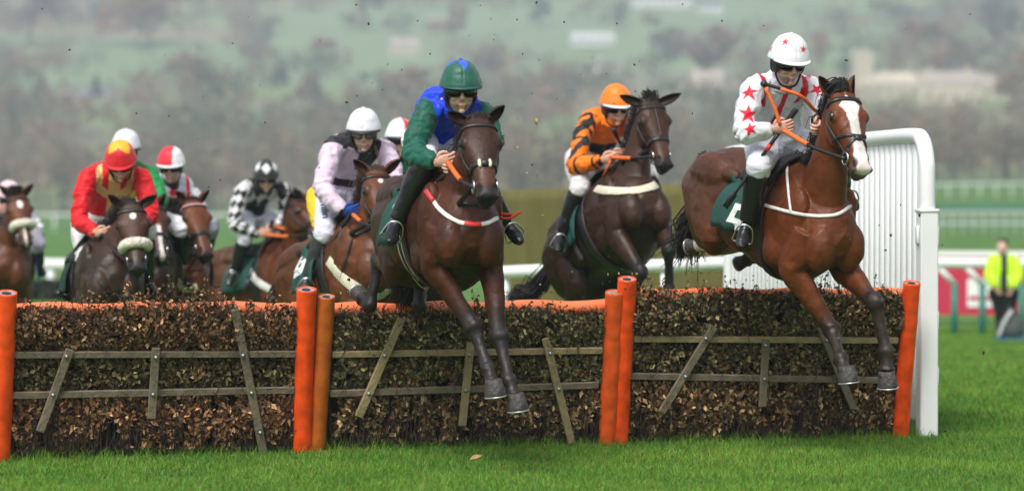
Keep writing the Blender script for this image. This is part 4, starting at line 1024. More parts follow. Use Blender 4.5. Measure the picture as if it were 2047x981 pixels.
# ---- tack
def hs_pt(H, t, phi, off=0.003, cv=-.045):
    c = H['Hd'](t, 0, cv if t < .7 else cv * .5); d = (H['n'] * cos(phi) + H['hl'] * sin(phi)); h = H['B'].ray_cast(c + d * .35, -d, .35)
    if h[0] is None: return c + d * .06, d
    return h[0] + h[1] * off, (h[1] + d * .5).normalized()
def hband(H, path, wid, thick=.004, m=2):
    path = [tuple(q) for q in catrom(path, 4)]
    p = [hs_pt(H, t, radians(ph)) for t, ph in path]; return band([q[0] for q in p], [q[1] for q in p], wid, thick, 1)
def bridle(H, nose='plain', m=None, parts=None):
    body = H['body']; m = m or M_leather
    g = Geo(); br = None
    for s in (-1, 1):
        g.add(*hband(H, [(.03, s * 70), (.12, s * 84), (.25, s * 100), (.4, s * 98), (.55, s * 95), (.68, s * 96), (.76, s * 100)], .027))
    g.add(*hband(H, [(.03, -70), (-.015, -45), (-.03, 0), (-.015, 45), (.03, 70)], .028))
    br = g.build("bridle", m, body)
    Geo().add(*hband(H, [(.12, ph) for ph in range(-92, 93, 18)], .031, .009)).build("browband", m, br)
    ts = .60
    if nose in ('plain', 'cross', 'flash'):
        nb = Geo()
        if nose == 'cross':
            for s in (-1, 1):
                nb.add(*hband(H, [(.50, s * 110), (.52, s * 80), (.56, s * 40), (.60, 0), (.66, -s * 30), (.73, -s * 70), (.80, -s * 110), (.84, -s * 160)], .022))
            p, n_ = hs_pt(H, .61, 0); nb.add(*sphere(p, (.024, .024, .012), (H['hl'], H['a'], H['n'])))
        else: nb.add(*hband(H, [(ts, ph) for ph in range(-180, 181, 20)], .032, .007))
        if nose == 'flash': nb.add(*hband(H, [(ts + .01, 0), (.66, 35), (.75, 80), (.82, 130), (.84, 180), (.82, 230), (.75, 280), (.66, 325), (ts + .01, 360)], .02))
        nb.build("noseband", m, br)
    if nose == 'sheep':
        p = [hs_pt(H, .56 + .05 * cos(radians(ph * .8)), radians(ph), .015) for ph in range(-115, 116, 15)]
        v, f = tube([q[0] for q in p], [.026, .036] + [.041] * (len(p) - 4) + [.036, .026], 8, 30)
        v = v + (.013 * fbm(v * 55, 3)[:, None] + .008 * fbm(v * 130, 8)[:, None]) * np.array([.6, -1, .6])
        Geo().add(v, f).build("sheepskin_noseband", M_fleece, br)
    H['bit'] = {}
    for s in (-1, 1):
        p, n_ = hs_pt(H, .775, radians(s * 100), .012); H['bit'][s] = p; th = np.linspace(0, 2 * pi, 15)[:-1]
        rg = [p + H['a'] * (cos(t_) * .038) + H['n'] * (sin(t_) * .038) for t_ in th]; rg = rg + rg[:1]
        Geo().add(*tube(rg, .0065, 1, 6)).build("bit_ring", M_steel, br)
    return br
def reins(H, side, hand, grip=.55, slack=0.03, m=None, gm=None, mid=None):
    b_ = H['bit'][side]; h_ = Vector(hand); q = b_.lerp(h_, .5) - Vector((0, 0, slack)) if mid is None else Vector(mid)
    pts = [Vector(x) for x in catrom([list(b_), list(q), list(h_)], 10)]; n_ = int(len(pts) * (1 - grip))
    Geo().add(*tube(pts[:n_ + 1], .0125, 1, 7)).build("rein", m or M_leather, H['body'])
    if n_ < len(pts) - 1: Geo().add(*tube(pts[n_:], .0165, 1, 8)).build("rein_grip", gm or M_ogrip, H['body'])
def cast_px(B, px, py):
    r = ray(px, py).normalized(); h = B.ray_cast(CAM, r); return (h[0], h[1]) if h[0] is not None else None
def strap_px(H, pts, wid, m, name, off=.006, thick=.004, B=None):
    P_, N_ = [], []; last = None
    for (x, y) in [tuple(q) for q in catrom(pts, 6)]:
        h = cast_px(B or H['B'], x, y)
        if h is None or (last is not None and (h[0] - last).length > .35): continue
        P_.append(h[0] + h[1] * off); N_.append(h[1]); last = h[0]
    if len(P_) < 2: return None
    return Geo().add(*band(P_, N_, wid, thick, 1)).build(name, m, H['body'])
def drape(H, name, x0, x1, a0, a1, off, m, nx=14, na=18, flare=0.0, cz=-.28, parent=None, thick=.006, x1b=None, x0b=None):
    """cloth lying round the barrel: x range along the horse, angles from the spine (0 = up, positive = horse's left)"""
    T = H['T']; v = []
    for i in range(nx + 1):
        for j in range(na + 1):
            an = radians(a0 + (a1 - a0) * j / na); dn = min(1, abs(an) / 2.0)
            xx0 = x0 + ((x0b - x0) * dn if x0b is not None else 0); xx1 = x1 + ((x1b - x1) * dn if x1b is not None else 0)
            x = xx0 + (xx1 - xx0) * i / nx
            c = T(x, 0, cz); d = H['L'] * sin(an) + H['U'] * cos(an); h = H['B'].ray_cast(c + d * 1.0, -d, 1.0); p = h[0] if h[0] is not None else c + d * .3
            p = p + d * (off + flare * max(0, abs(an) - 1.0) * (1 + .4 * sin(i * .9 + j * .3)) + .003 * sin(i * 1.3 + j)); v.append(p)
    f = [[i * (na + 1) + j, (i + 1) * (na + 1) + j, (i + 1) * (na + 1) + j + 1, i * (na + 1) + j + 1] for i in range(nx) for j in range(na)]
    o = mesh_obj(name, v, f, m, parent or H['body']); s_ = o.modifiers.new("thick", 'SOLIDIFY'); s_.thickness = thick; s_.offset = 1
    return o, bvh(v, f)
def text_px(txt, px, py, size, rot, B, m, parent, name, off=.012, shear=0.0, sx=1.0, bold=0.012, basis=None):
    """lettering laid on a surface: each letter vertex is cast onto it and stands just proud of it"""
    cu = bpy.data.curves.new("t", 'FONT'); cu.body = txt; cu.size = 1; cu.align_x = 'CENTER'; cu.align_y = 'CENTER'; cu.offset = bold; cu.resolution_u = 3
    o = bpy.data.objects.new("t", cu); C.objects.link(o); dg = bpy.context.evaluated_depsgraph_get(); me = bpy.data.meshes.new_from_object(o.evaluated_get(dg))
    import bmesh
    bm = bmesh.new(); bm.from_mesh(me); bmesh.ops.triangulate(bm, faces=bm.faces[:])
    bmesh.ops.subdivide_edges(bm, edges=[e for e in bm.edges if e.calc_length() > .15], cuts=2, use_grid_fill=False); bmesh.ops.triangulate(bm, faces=bm.faces[:])
    vs = [(q.co.x * sx + q.co.y * shear, q.co.y) for q in bm.verts]; fs = [[q.index for q in f.verts] for f in bm.faces]; bm.free(); bpy.data.objects.remove(o); bpy.data.curves.remove(cu)
    cr, sr = cos(rot), sin(rot); out_ = []; last = None
    for x, y in vs:
        X = px + size * (x * cr - y * sr); Y = py - size * (x * sr + y * cr); h = cast_px(B, X, Y)
        if h is None: h = last or (None, None)
        last = h if h[0] is not None else last; out_.append(h)
    good = [h for h in out_ if h[0] is not None]
    if not good: return None
    v = [(h[0] + (h[1] if (h[1].dot(ray(px, py)) < 0) else -h[1]) * off) if h[0] is not None else good[0][0] for h in out_]
    o = mesh_obj(name, v, fs, m, parent, False); s_ = o.modifiers.new("thick", 'SOLIDIFY'); s_.thickness = .002; s_.offset = 0
    return o

# ---- people
M_skin = mat_attr("skin", rough=0.5, spec=0.35, var=0.05, vscale=40)
M_silk = mat_attr("racing_silks", rough=0.52, spec=0.22, sheen=0.10, bump=0.9, bscale=9, bdist=0.02)
M_breech = mat_attr("breeches", rough=0.6, spec=0.3, bump=0.5, bscale=11, bdist=0.015)
M_boot = mat("black_boot", (0.010, 0.010, 0.011), 0.22, spec=0.6, bump=0.35, bscale=18)
M_bootgrey = mat("grey_worn_boot", (0.045, 0.045, 0.05), 0.4, spec=0.5, bump=0.4, bscale=18)
M_harness = mat("black_harness", (0.008, 0.008, 0.009), 0.5)
M_lens = mat("black_lens", (0.004, 0.004, 0.005), 0.05, spec=0.9)
M_gframe = mat("goggle_frame", (0.012, 0.011, 0.011), 0.3)
M_glove = mat("blue_glove", (0.012, 0.06, 0.30), 0.7)
def glass_mat():
    m, t, b = newmat("clear_lens"); b.inputs["Base Color"].default_value = (0.75, 0.7, 0.6, 1); setin(b, "Roughness", 0.04); setin(b, "Alpha", 0.30); return m
M_clear = glass_mat()
M_capm = mat_attr("cap_silk", rough=0.45, spec=0.4, sheen=0.2, bump=0.25, bscale=14, bdist=0.01)
M_eyew = mat("eye_white", (0.7, 0.68, 0.65), 0.15)

def hand_geo(w, d, across, palm, curl=1.0, k=1.0, r=.0090):
    """palm and five fingers closing towards 'palm'; w wrist, d direction of the knuckles, across towards the thumb"""
    w, d, ac, pm = [np.array(list(q), float) for q in (w, d, across, palm)]; d = nrm(d); ac = nrm(ac - d * (ac @ d)); pm = nrm(np.cross(d, ac)) * (1 if np.cross(d, ac) @ pm > 0 else -1); S_ = []
    S_.append(loft([(*(w - d * .02), .026 * k, .020 * k, .020 * k), (*(w + d * .02 * k), .031 * k, .018 * k, .017 * k), (*(w + d * .055 * k), .038 * k, .017 * k, .016 * k), (*(w + d * .085 * k), .039 * k, .013 * k, .014 * k), (*(w + d * .094 * k), .032 * k, .007 * k, .008 * k)], ac, 3, 14))
    for i, ln in enumerate((.92, 1.05, 1.0, .80)):
        o_ = (.028 - .0187 * i) * k; p0 = w + d * .084 * k + ac * o_; l1, l2, l3 = .040 * ln * k, .027 * ln * k, .020 * ln * k
        p1 = p0 + (d * .75 + pm * .65 * curl) * l1; p2 = p1 + (-d * .25 * curl + pm * .95) * l2; p3 = p2 + (-d * .9 * curl + pm * .15) * l3
        S_.append(tube([p0 - d * .02, p0, p1, p2, p3], [r * k, r * 1.08 * k, r * 1.02 * k, r * .95 * k, r * .7 * k], 3, 9))
    t0 = w + d * .022 * k + ac * .026 * k; t1 = t0 + (d * .5 + ac * .55 + pm * .25) * .040 * k; t2 = t1 + (d * .75 - ac * .15 + pm * .55) * .032 * k; t3 = t2 + (d * .35 - ac * .75 + pm * .35) * .022 * k
    S_.append(tube([t0 - ac * .012, t0, t1, t2, t3], [r * 1.3 * k, r * 1.35 * k, r * 1.2 * k, r * 1.05 * k, r * .75 * k], 3, 9)); return S_

def person(sp):
    """a rider (or steward): one continuous body, clothes as children. All joints are world points."""
    J = sp['J']; s = sp.get('size', 1.0); hc = J['head']; f = Vector(sp['face']).normalized(); u = Vector(sp.get('up', (0, 0, 1))); u = (u - f * u.dot(f)).normalized(); l = u.cross(f)
    HP = lambda x, y, z: hc + (l * x + f * y + u * z) * s
    shR, shL, elR, elL, wrR, wrL = [J[q] for q in ('shR', 'shL', 'elR', 'elL', 'wrR', 'wrL')]; pel, knR, knL, anR, anL, toR, toL = [J[q] for q in ('pel', 'knR', 'knL', 'anR', 'anL', 'toR', 'toL')]
    nb = (shR + shL) / 2 + u * .035 * s; sl = (shL - shR).normalized(); hl_ = Vector(sp.get('hipL', sl)); hipR, hipL = pel - hl_ * .09 * s, pel + hl_ * .09 * s
    sd = [(knR - hipR), (knL - hipL)]
    spine = nb - pel; backn = spine.cross(sl).normalized(); bow = sp.get('bow', .06)
    def torso(e, kk=1.0):
        pts = []
        for t_, w_, b_, c_ in ((-.10, .10, .08, .07), (0, .150, .115, .11), (.2, .145, .115, .105), (.42, .148, .115, .105), (.62, .168, .118, .108), (.8, .180, .108, .10), (.92, .150, .088, .082), (1.0, .095, .068, .06), (1.06, .06, .045, .045)):
            q = pel.lerp(nb, t_) + backn * bow * sin(pi * min(1, max(0, t_))) * s; pts.append((*q, (w_ + e) * s * kk, (b_ + e) * s * kk, (c_ + e) * s * kk))
        return loft(pts, sl, 4, 22, .9)
    def arm(sh, el, wr, e, sc, r=((.066), .057, .050, .044, .048, .041, .032)):
        inn = sh.lerp(nb, .42) - u * .035 * s
        return loft([(*inn, (r[0] * .82 + e) * s * sc), (*(sh.lerp(nb, .10) - u * .008 * s), (r[0] * .93 + e * .8) * s * sc), (*sh.lerp(el, .45), (r[1] + e * 1.2) * s * sc), (*sh.lerp(el, .85), (r[2] + e * 1.3) * s * sc), (*el, (r[3] + e * 1.5) * s * sc), (*el.lerp(wr, .25), (r[4] + e * 1.4) * s * sc), (*el.lerp(wr, .65), (r[5] + e * 1.1) * s * sc), (*el.lerp(wr, .97), (r[6] + e * .5) * s * sc)], backn if abs(backn.dot((el - sh).normalized())) < .9 else sl, 4, 16)
    def thigh(hp, kn, e, sc, an=None):
        st = [(*hp, (.105 + e) * s * sc), (*hp.lerp(kn, .35), (.098 + e) * s * sc), (*hp.lerp(kn, .7), (.077 + e) * s * sc), (*kn, (.062 + e) * s * sc)]
        if an is not None: st.append((*kn.lerp(an, .16), (.056 + e) * s * sc)); st.append((*kn.lerp(an, .2), (.03 + e) * s * sc))
        return loft(st, sl if abs(sl.dot((kn - hp).normalized())) < .9 else backn, 4, 18)
    def calf(kn, an, e, sc, t0=0.0): return loft([(*kn.lerp(an, t0), (.060 + e) * s * sc), (*kn.lerp(an, .32), (.058 + e) * s * sc), (*kn.lerp(an, .7), (.044 + e) * s * sc), (*an, (.040 + e) * s * sc)], sl if abs(sl.dot((an - kn).normalized())) < .9 else backn, 4, 16)
    def foot(kn, an, to, e):
        d = (to - an).normalized(); sh_ = (an - kn).normalized(); w_ = d.cross(sh_); heel = an + sh_ * .045 * s - d * .045 * s
        return loft([(*(heel - d * .012), .022 + e, .02, .02), (*heel, .034 + e, .05 + e, .03 + e), (*(an + sh_ * .045 * s + d * .03 * s), .038 + e, .052 + e, .028 + e), (*(an + sh_ * .05 * s + d * .09 * s), .042 + e, .036 + e, .024 + e), (*(an + sh_ * .052 * s + d * .145 * s), .040 + e, .026 + e, .022 + e), (*(an + sh_ * .052 * s + d * (.185 + e) * s), .02 + e, .016 + e, .016 + e)], w_, 3, 14)
    # body
    g = Geo()
    g.add(*loft([(*HP(0, -.01, .125), .02 * s, .02 * s, .02 * s), (*HP(0, -.01, .10), .055 * s, .06 * s, .07 * s), (*HP(0, -.01, .05), .072 * s, .086 * s, .095 * s), (*HP(0, -.01, .0), .072 * s, .088 * s, .092 * s), (*HP(0, -.01, -.04), .068 * s, .090 * s, .078 * s), (*HP(0, -.008, -.078), .056 * s, .088 * s, .05 * s), (*HP(0, 0, -.103), .036 * s, .078 * s, .03 * s), (*HP(0, .01, -.118), .018 * s, .05 * s, .01 * s)], l, 4, 24, .92))
    g.add(*tube([HP(0, .078, .014), HP(0, .094, -.018), HP(0, .102, -.034)], [.010 * s, .013 * s, .014 * s], 3, 8))
    for q in (-1, 1):
        g.add(*sphere(HP(.011 * q, .090, -.038), .0095 * s)); g.add(*sphere(HP(.075 * q, -.012, -.008), (.010 * s, .022 * s, .032 * s), (l, f, u)))
        g.add(*sphere(HP(.038 * q, .058, -.028), (.024 * s, .022 * s, .02 * s), (l, f, u)))
        g.add(*sphere(HP(.030 * q, .071, .028), (.022 * s, .012 * s, .008 * s), (l, f, u)))
    g.add(*sphere(HP(0, .083, -.066), (.022 * s, .010 * s, .0065 * s), (l, f, u))); g.add(*sphere(HP(0, .081, -.077), (.019 * s, .010 * s, .007 * s), (l, f, u))); g.add(*sphere(HP(0, .074, -.100), (.02 * s, .014 * s, .014 * s), (l, f, u)))
    g.add(*tube([HP(0, -.02, -.05), nb.lerp(hc, .25), nb - u * .06 * s], [.056 * s, .056 * s, .066 * s], 3, 16))
    g.add(*torso(-.015)); g.add(*arm(shR, elR, wrR, -.006, .92)); g.add(*arm(shL, elL, wrL, -.006, .92))
    for kn, an, to, hp in ((knR, anR, toR, hipR), (knL, anL, toL, hipL)):
        g.add(*thigh(hp, kn, -.008, .92)); g.add(*calf(kn, an, -.006, .9)); g.add(*foot(kn, an, to, -.014))
    v, fa, nn = remesh(g, sp.get('voxel', .006), 3, .5)
    sk = np.array(sp.get('skin', (0.66, 0.42, 0.33))); c = sk[None] * (1 + .08 * fbm(v * 30, 2)[:, None]); rel = v - np.array(hc); x, y, z = rel @ np.array(l) / s, rel @ np.array(f) / s, rel @ np.array(u) / s
    ck = np.exp(-(((np.abs(x) - .042) / .022) ** 2 + ((z + .035) / .022) ** 2)) * (y > 0); c = mix(c, sk * np.array([1.0, .74, .70]), ck * .4)
    c = mix(c, sk * np.array([.88, .60, .60]), np.exp(-((x / .022) ** 2 + ((z + .071) / .009) ** 2)) * (y > .05) * .6)
    c = mix(c, (.12, .05, .045), np.exp(-((x / .021) ** 2 + ((z + .0715) / .0025) ** 2)) * (y > .05) * .8)
    if sp.get('stubble'): c = mix(c, sk * .55, np.clip(np.exp(-(((z + .09) / .03) ** 2)) * (np.abs(x) < .07) * (y > .0) * .45, 0, 1))
    ex = []; G = sp.get('hands', {})
    for key, wr, el in (('R', wrR, elR), ('L', wrL, elL)):
        if G.get(key) is None: continue
        d, ac, pm = G[key]; hc_ = np.array(sp['gloves'][key]) if sp.get('gloves', {}).get(key) is not None else sk * np.array([1, .9, .88])
        for a_, b_ in hand_geo(wr, d, ac, pm, 1.0, s * 1.0): ex.append((a_, b_, hc_))
    V, Fc, Cc = join(v, fa, c, ex)
    body = mesh_obj("person", V, Fc, M_skin, None, True, rgba(Cc)); tag(body, sp['label'], sp.get('cat', "jockey"), sp.get('group', "jockeys riding in the race"))
    # jersey
    g = Geo(); ee = sp.get('baggy', .010); g.add(*torso(ee)); g.add(*arm(shR, elR, wrR, ee, 1.0)); g.add(*arm(shL, elL, wrL, ee, 1.0))
    g.add(*tube([nb - u * .03, nb + (hc - nb) * .25], [.085 * s, .066 * s], 2, 16))
    v, fa, nn = remesh(g, sp.get('jvoxel', .006), 6, .5)
    dR = np.minimum(segdist(v, shR, elR)[0], segdist(v, elR, wrR)[0]); dL = np.minimum(segdist(v, shL, elL)[0], segdist(v, elL, wrL)[0]); dT = segdist(v, pel + backn * bow, nb + backn * 0)[0] - .085
    st = np.column_stack([v @ np.array(nrm(spine)) * 3, v @ np.array(sl) * 9, v @ np.array(backn) * 9])
    warp = v + .05 * np.column_stack([fbm(v * 5, 1), fbm(v * 5, 2), fbm(v * 5, 3)])
    ridge = 1 - np.abs(fbm(st * .9 + 3 * warp, sp['seed'], 3)) * 2.2; ridge2 = 1 - np.abs(fbm(warp * np.array([13, 13, 8]), sp['seed'] + 7, 2)) * 2.0
    fold = .015 * ridge + .009 * ridge2 + .003 * fbm(v * 24, sp['seed'] + 3) - .011
    aR = nrm(elR - shR); bR = nrm(wrR - elR)
    elb = np.exp(-(np.minimum(np.linalg.norm(v - np.array(elR), axis=1), np.linalg.norm(v - np.array(elL), axis=1)) / .09) ** 2); tt = segdist(v, shR, elR)[1]
    fold += .007 * elb * np.sin(120 * (v @ np.array(nrm(Vector(bR) + Vector(aR))))+ 3 * fbm(v * 9, 2))
    v = v + nn * fold[:, None]
    ctx = dict(v=v, n=nn, dR=dR, dL=dL, dT=dT, tR=segdist(v, shR, elR)[1] * .5 + segdist(v, elR, wrR)[1] * .5, tL=segdist(v, shL, elL)[1] * .5 + segdist(v, elL, wrL)[1] * .5, lat=(v - np.array(nb)) @ np.array(sl) / s, up=(v - np.array(nb)) @ np.array(nrm(spine)) / s, front=-((v - np.array(nb)) @ np.array(backn)) / s, nf=-(nn @ np.array(backn)), B=None)
    ctx['arm'] = np.minimum(dR, dL) < dT; ctx['B'] = bvh(v, fa); ctx['s'] = s
    c = sp['silk'](ctx) * np.ones((len(v), 1)); 
    if sp.get('mud'): mz = fbm(v * 60, 8); c = mix(c, (.10, .075, .05), np.clip(smooth(.55, .7, mz) * .8, 0, 1))
    jer = mesh_obj("jersey", v, fa, M_silk, body, True, rgba(c))
    for q in ('R', 'L'):
        wr, el = (wrR, elR) if q == 'R' else (wrL, elL)
        Geo().add(*tube([el.lerp(wr, .90), el.lerp(wr, 1.0)], [.042 * s, .039 * s], 1, 16)).build("cuff", sp.get('cuff', M_harness), jer)
    Geo().add(*tube([nb + (hc - nb) * .20 - u * .02, nb + (hc - nb) * .38], [.069 * s, .064 * s], 2, 18)).build("collar", sp.get('collar', M_harness), jer)
    # breeches
    g = Geo(); g.add(*loft([(*(pel + spine * .25), .150 * s, .118 * s, .11 * s), (*pel, .160 * s, .13 * s, .12 * s), (*(pel - spine * .12), .12 * s, .10 * s, .09 * s)], sl, 4, 20, .9))
    be = sp.get('bbag', .010)
    for kn, an, hp in ((knR, anR, hipR), (knL, anL, hipL)): g.add(*thigh(hp, kn, be, 1.0, an))
    v, fa, nn = remesh(g, .008, 5, .5); v = v + nn * (.008 * (1 - 2 * np.abs(fbm(v * np.array([11, 11, 20]), sp['seed'] + 5, 3))) + .004 * fbm(v * 30, sp['seed']))[:, None]
    bc = np.array(sp.get('breech', (.78, .78, .82)))[None] * np.ones((len(v), 1)); 
    if sp.get('breechfn'): bc = sp['breechfn'](v, bc)
    if sp.get('mud'): bc = mix(bc, (.12, .09, .06), np.clip(smooth(.5, .7, fbm(v * 50, 4)) * .8, 0, 1))
    bre = mesh_obj("breeches", v, fa, M_breech, body, True, rgba(bc))
    # boots
    for kn, an, to in ((knR, anR, toR), (knL, anL, toL)):
        g = Geo(); g.add(*calf(kn, an, .013, 1.0, sp.get('boot_t0', .13))); g.add(*foot(kn, an, to, .002)); v, fa, nn = remesh(g, .008, 4, .5); v = v + nn * (.003 * fbm(v * 20, 3))[:, None]
        bt = mesh_obj("boot", v, fa, sp.get('boot', M_boot), body)
        if sp.get('boottop'): Geo().add(*tube([kn.lerp(an, .11), kn.lerp(an, .2)], [.069 * s, .068 * s], 1, 16)).build("boot_top", sp['boottop'], bt)
    # helmet
    if sp.get('cap'):
        rings = []; S_ = 30; th = np.linspace(0, 2 * pi, S_, endpoint=False); cw = sp.get('capw', 1.0)
        prof = [(.0, .97), (.02, 1.0), (.06, 1.0), (.12, .985), (.22, .955), (.34, .91), (.46, .85), (.58, .80), (.70, .715), (.80, .615), (.88, .50), (.94, .37), (.98, .22), (1.0, .07)]
        for z_, r in prof:
            zz = .040 + .142 * z_; tilt = .020 * (1 - z_)
            pl = 1 + .012 * np.cos(th * 8) * (1 - z_) * 0 
            rings.append(np.array([list(HP(.124 * cw * r * cos(t_), -.012 + (.142 if sin(t_) > 0 else .138) * cw * r * sin(t_), zz - tilt * (0.6 - .4 * sin(t_)))) for t_ in th]))
        v, fa = tubegeo(rings); a0 = Geo().add(v, fa); v, fa, nn = remesh(a0, .0055, 2, .5); rel = v - np.array(hc); x, y, z = rel @ np.array(l) / s, rel @ np.array(f) / s, rel @ np.array(u) / s
        c = sp['cap'](dict(v=v, x=x, y=y + .012, z=z, th=np.arctan2(y + .012, x), B=bvh(v, fa))) * np.ones((len(v), 1)); v = v + nn * (.003 * fbm(v * 28, 6) - .003 * np.exp(-((((np.arctan2(y + .012, x) / (pi / 3)) % 1) - .5) / .035) ** 2) * (z > .05))[:, None]
        hel = mesh_obj("helmet", v, fa, M_capm, body, True, rgba(c))
        pk = []
        for i in range(17):
            t_ = radians(18 + 144 * i / 16); e_ = sin(pi * i / 16) ** .6
            pi_ = HP(.120 * cw * cos(t_), -.012 + .136 * cw * sin(t_), .040); po = HP((.124 + .012 * e_) * cw * cos(t_), -.012 + (.140 + .030 * e_) * cw * sin(t_), .031 - .003 * e_)
            pk.append(np.array([list(pi_ + u * .006), list(po + u * .004), list(po - u * .003), list(pi_ - u * .006)]))
        Geo().add(*tubegeo(pk)).build("peak", sp.get('peak', M_harness), hel)
        Geo().add(*sphere(HP(0, -.012, .183), (.011 * s, .011 * s, .006 * s), (l, f, u))).build("button", sp.get('button', M_harness), hel)
        g = Geo()
        for q in (-1, 1):
            g.add(*sphere(HP(.080 * q, -.005, .0), (.015 * s, .052 * s, .058 * s), (l, f, u))); g.add(*sphere(HP(.078 * q, -.045, -.005), (.016 * s, .05 * s, .06 * s), (l, f, u)))
            g.add(*tube([HP(.082 * q, -.002, -.02), HP(.074 * q, .008, -.075), HP(.046 * q, .030, -.120), HP(0, .048, -.132)], .0065 * s, 4, 8))
        g.add(*loft([(*HP(0, -.015, .06), .100 * s, .105 * s, .11 * s), (*HP(0, -.015, .03), .098 * s, .108 * s, .11 * s), (*HP(0, -.02, .02), .09 * s, .095 * s, .10 * s)], l, 2, 22))
        g.add(*sphere(HP(0, -.075, -.01), (.078 * s, .04 * s, .055 * s), (l, f, u)))
        g.build("chin_strap", M_harness, hel)
        # goggles
        fr, le = [], []; zz = .005
        N = 22
        for i in range(N + 1):
            t_ = radians(-82 + 164 * i / N); xx, yy = .083 * sin(t_), -.005 + .094 * cos(t_) ** .8 if cos(t_) > 0 else 0; hgt = .030 * (1 - .55 * abs(i / N - .5) ** 3 * 4) ; nt = .014 * np.exp(-((i / N - .5) / .085) ** 2)
            o_ = Vector((0, 0, 0)) + l * sin(t_) + f * cos(t_)
            top = HP(xx, yy, zz + hgt); bot = HP(xx, yy, zz - hgt * .85 + nt)
            le.append(np.array([list(top), list((top + bot) / 2 + o_ * .010 * s), list(bot), list((top + bot) / 2 - o_ * .012 * s)]))
            fr.append((top, bot, o_))
        gm = sp.get('lens', M_lens); gog = Geo().add(*tubegeo(le)).build("goggles", gm, body)
        loop = [q[0] + q[2] * .004 for q in fr] + [q[1] + q[2] * .004 for q in fr[::-1]]; loop.append(loop[0]); Geo().add(*tube(loop, .0042 * s, 1, 6)).build("goggle_frame", M_gframe, gog)
        if gm is M_clear:
            for q in (-1, 1):
                ey = Geo().add(*sphere(HP(.031 * q, .071, .012), .0115 * s)).build("eye", M_eyew, body); Geo().add(*sphere(HP(.031 * q, .080, .012), (.005 * s, .003 * s, .005 * s), (l, f, u))).build("iris", M_eye, ey)
    else:
        for q in (-1, 1):
            ey = Geo().add(*sphere(HP(.031 * q, .071, .012), .0115 * s)).build("eye", M_eyew, body); Geo().add(*sphere(HP(.031 * q, .080, .012), (.005 * s, .003 * s, .005 * s), (l, f, u))).build("iris", M_eye, ey)
        g = Geo().add(*loft([(*HP(0, -.02, .13), .02 * s), (*HP(0, -.02, .115), .065 * s, .07 * s, .08 * s), (*HP(0, -.025, .07), .081 * s, .085 * s, .095 * s), (*HP(0, -.04, .02), .080 * s, .04 * s, .085 * s), (*HP(0, -.05, -.03), .07 * s, .02 * s, .065 * s)], l, 3, 18)); g.build("hair", mat("brown_hair_short", (.05, .03, .02), .7, bump=.8, bscale=120), body)
    ctx['body'] = body; ctx['jersey'] = jer; ctx['breeches'] = bre; ctx['HP'] = HP; ctx['nb'] = nb
    return ctx
def stirrup(H, an, to, kn, mat_=None):
    d = (to - an).normalized(); sh_ = (an - kn).normalized(); w_ = d.cross(sh_).normalized(); c = an + d * .10 + sh_ * .05
    pts = [c + w_ * .055 + sh_ * .035, c + w_ * .06 + sh_ * .01, c + w_ * .045 - sh_ * .06, c - sh_ * .085, c - w_ * .045 - sh_ * .06, c - w_ * .06 + sh_ * .01, c - w_ * .055 + sh_ * .035, c + w_ * .055 + sh_ * .035]
    Geo().add(*tube(pts, .006, 4, 7)).build("stirrup", mat_ or M_steel, H['body'])
def whip(a_, b_, label, m=None, collar=None):
    a_, b_ = Vector(a_), Vector(b_); root = empty("riding_whip", b_, label, "whip", "whips held by the jockeys")
    Geo().add(*tube([a_.lerp(b_, .22), a_.lerp(b_, .6), a_.lerp(b_, .93)], [.0125, .011, .009], 3, 8)).build("shaft", M_leather, root)
    Geo().add(*tube([a_, a_.lerp(b_, .03), a_.lerp(b_, .22)], [.016, .019, .015], 3, 10)).build("handle", M_blackcloth, root)
    d = (b_ - a_).normalized(); Geo().add(*beam(a_.lerp(b_, .86), b_, CR, .02, .008, .003)).build("flap", M_leather, root)
    if collar: Geo().add(*tube([a_.lerp(b_, .36), a_.lerp(b_, .42)], .0145, 1, 9)).build("collar", collar, root)
def star_w(ctx, centers):
    """centres: (pixel x, pixel y, radius in m, rotation) -> weight of five-pointed stars lying on the cloth"""
    v = ctx['v']; wgt = np.zeros(len(v))
    for (px, py, R, rot) in centers:
        h = cast_px(ctx['B'], px, py)
        if h is None: continue
        n_ = np.array(h[1]); up = nrm(np.array([0, 0, 1.0]) - n_ * n_[2]); sd = np.cross(up, n_); d = v - np.array(h[0]); x, y, z = d @ sd, d @ up, d @ n_
        th = np.arctan2(x, y) + rot; r = np.hypot(x, y); q = np.abs(((th / (2 * pi / 5)) + .5) % 1 - .5) * (2 * pi / 5)
        R2 = R * .42; A = np.array([0, R]); bx, by = R2 * sin(pi / 5), R2 * cos(pi / 5)      # edge from tip to notch
        lim = (R * bx) / np.maximum(1e-6, (np.sin(q) * (R - by) + np.cos(q) * bx)); wgt = np.maximum(wgt, (1 - smooth(lim - .004, lim + .004, r)) * (np.abs(z) < .07))
    return wgt
SADDLE_LEATHER = M_blackcloth
def tackset(H, cloth=True, number=None, girthm=None, clothm=None, side=-1, pad=True):
    o = None
    if cloth:
        o, B = drape(H, "saddle_cloth", -.26, .04, -122, 122, .012, clothm or M_cloth, 16, 44, .03, x1b=-.10, x0b=-.47)
        H['clothB'] = B; H['cloth'] = o
    drape(H, "saddle", -.33, .06, -64, 64, .030, M_blackcloth, 10, 26, .02, thick=.016, x1b=-.02)
    g = drape(H, "girth", -.10, .01, -182, 182, .010, girthm or M_leather, 3, 60, 0, thick=.004)
    return o
RS = {}
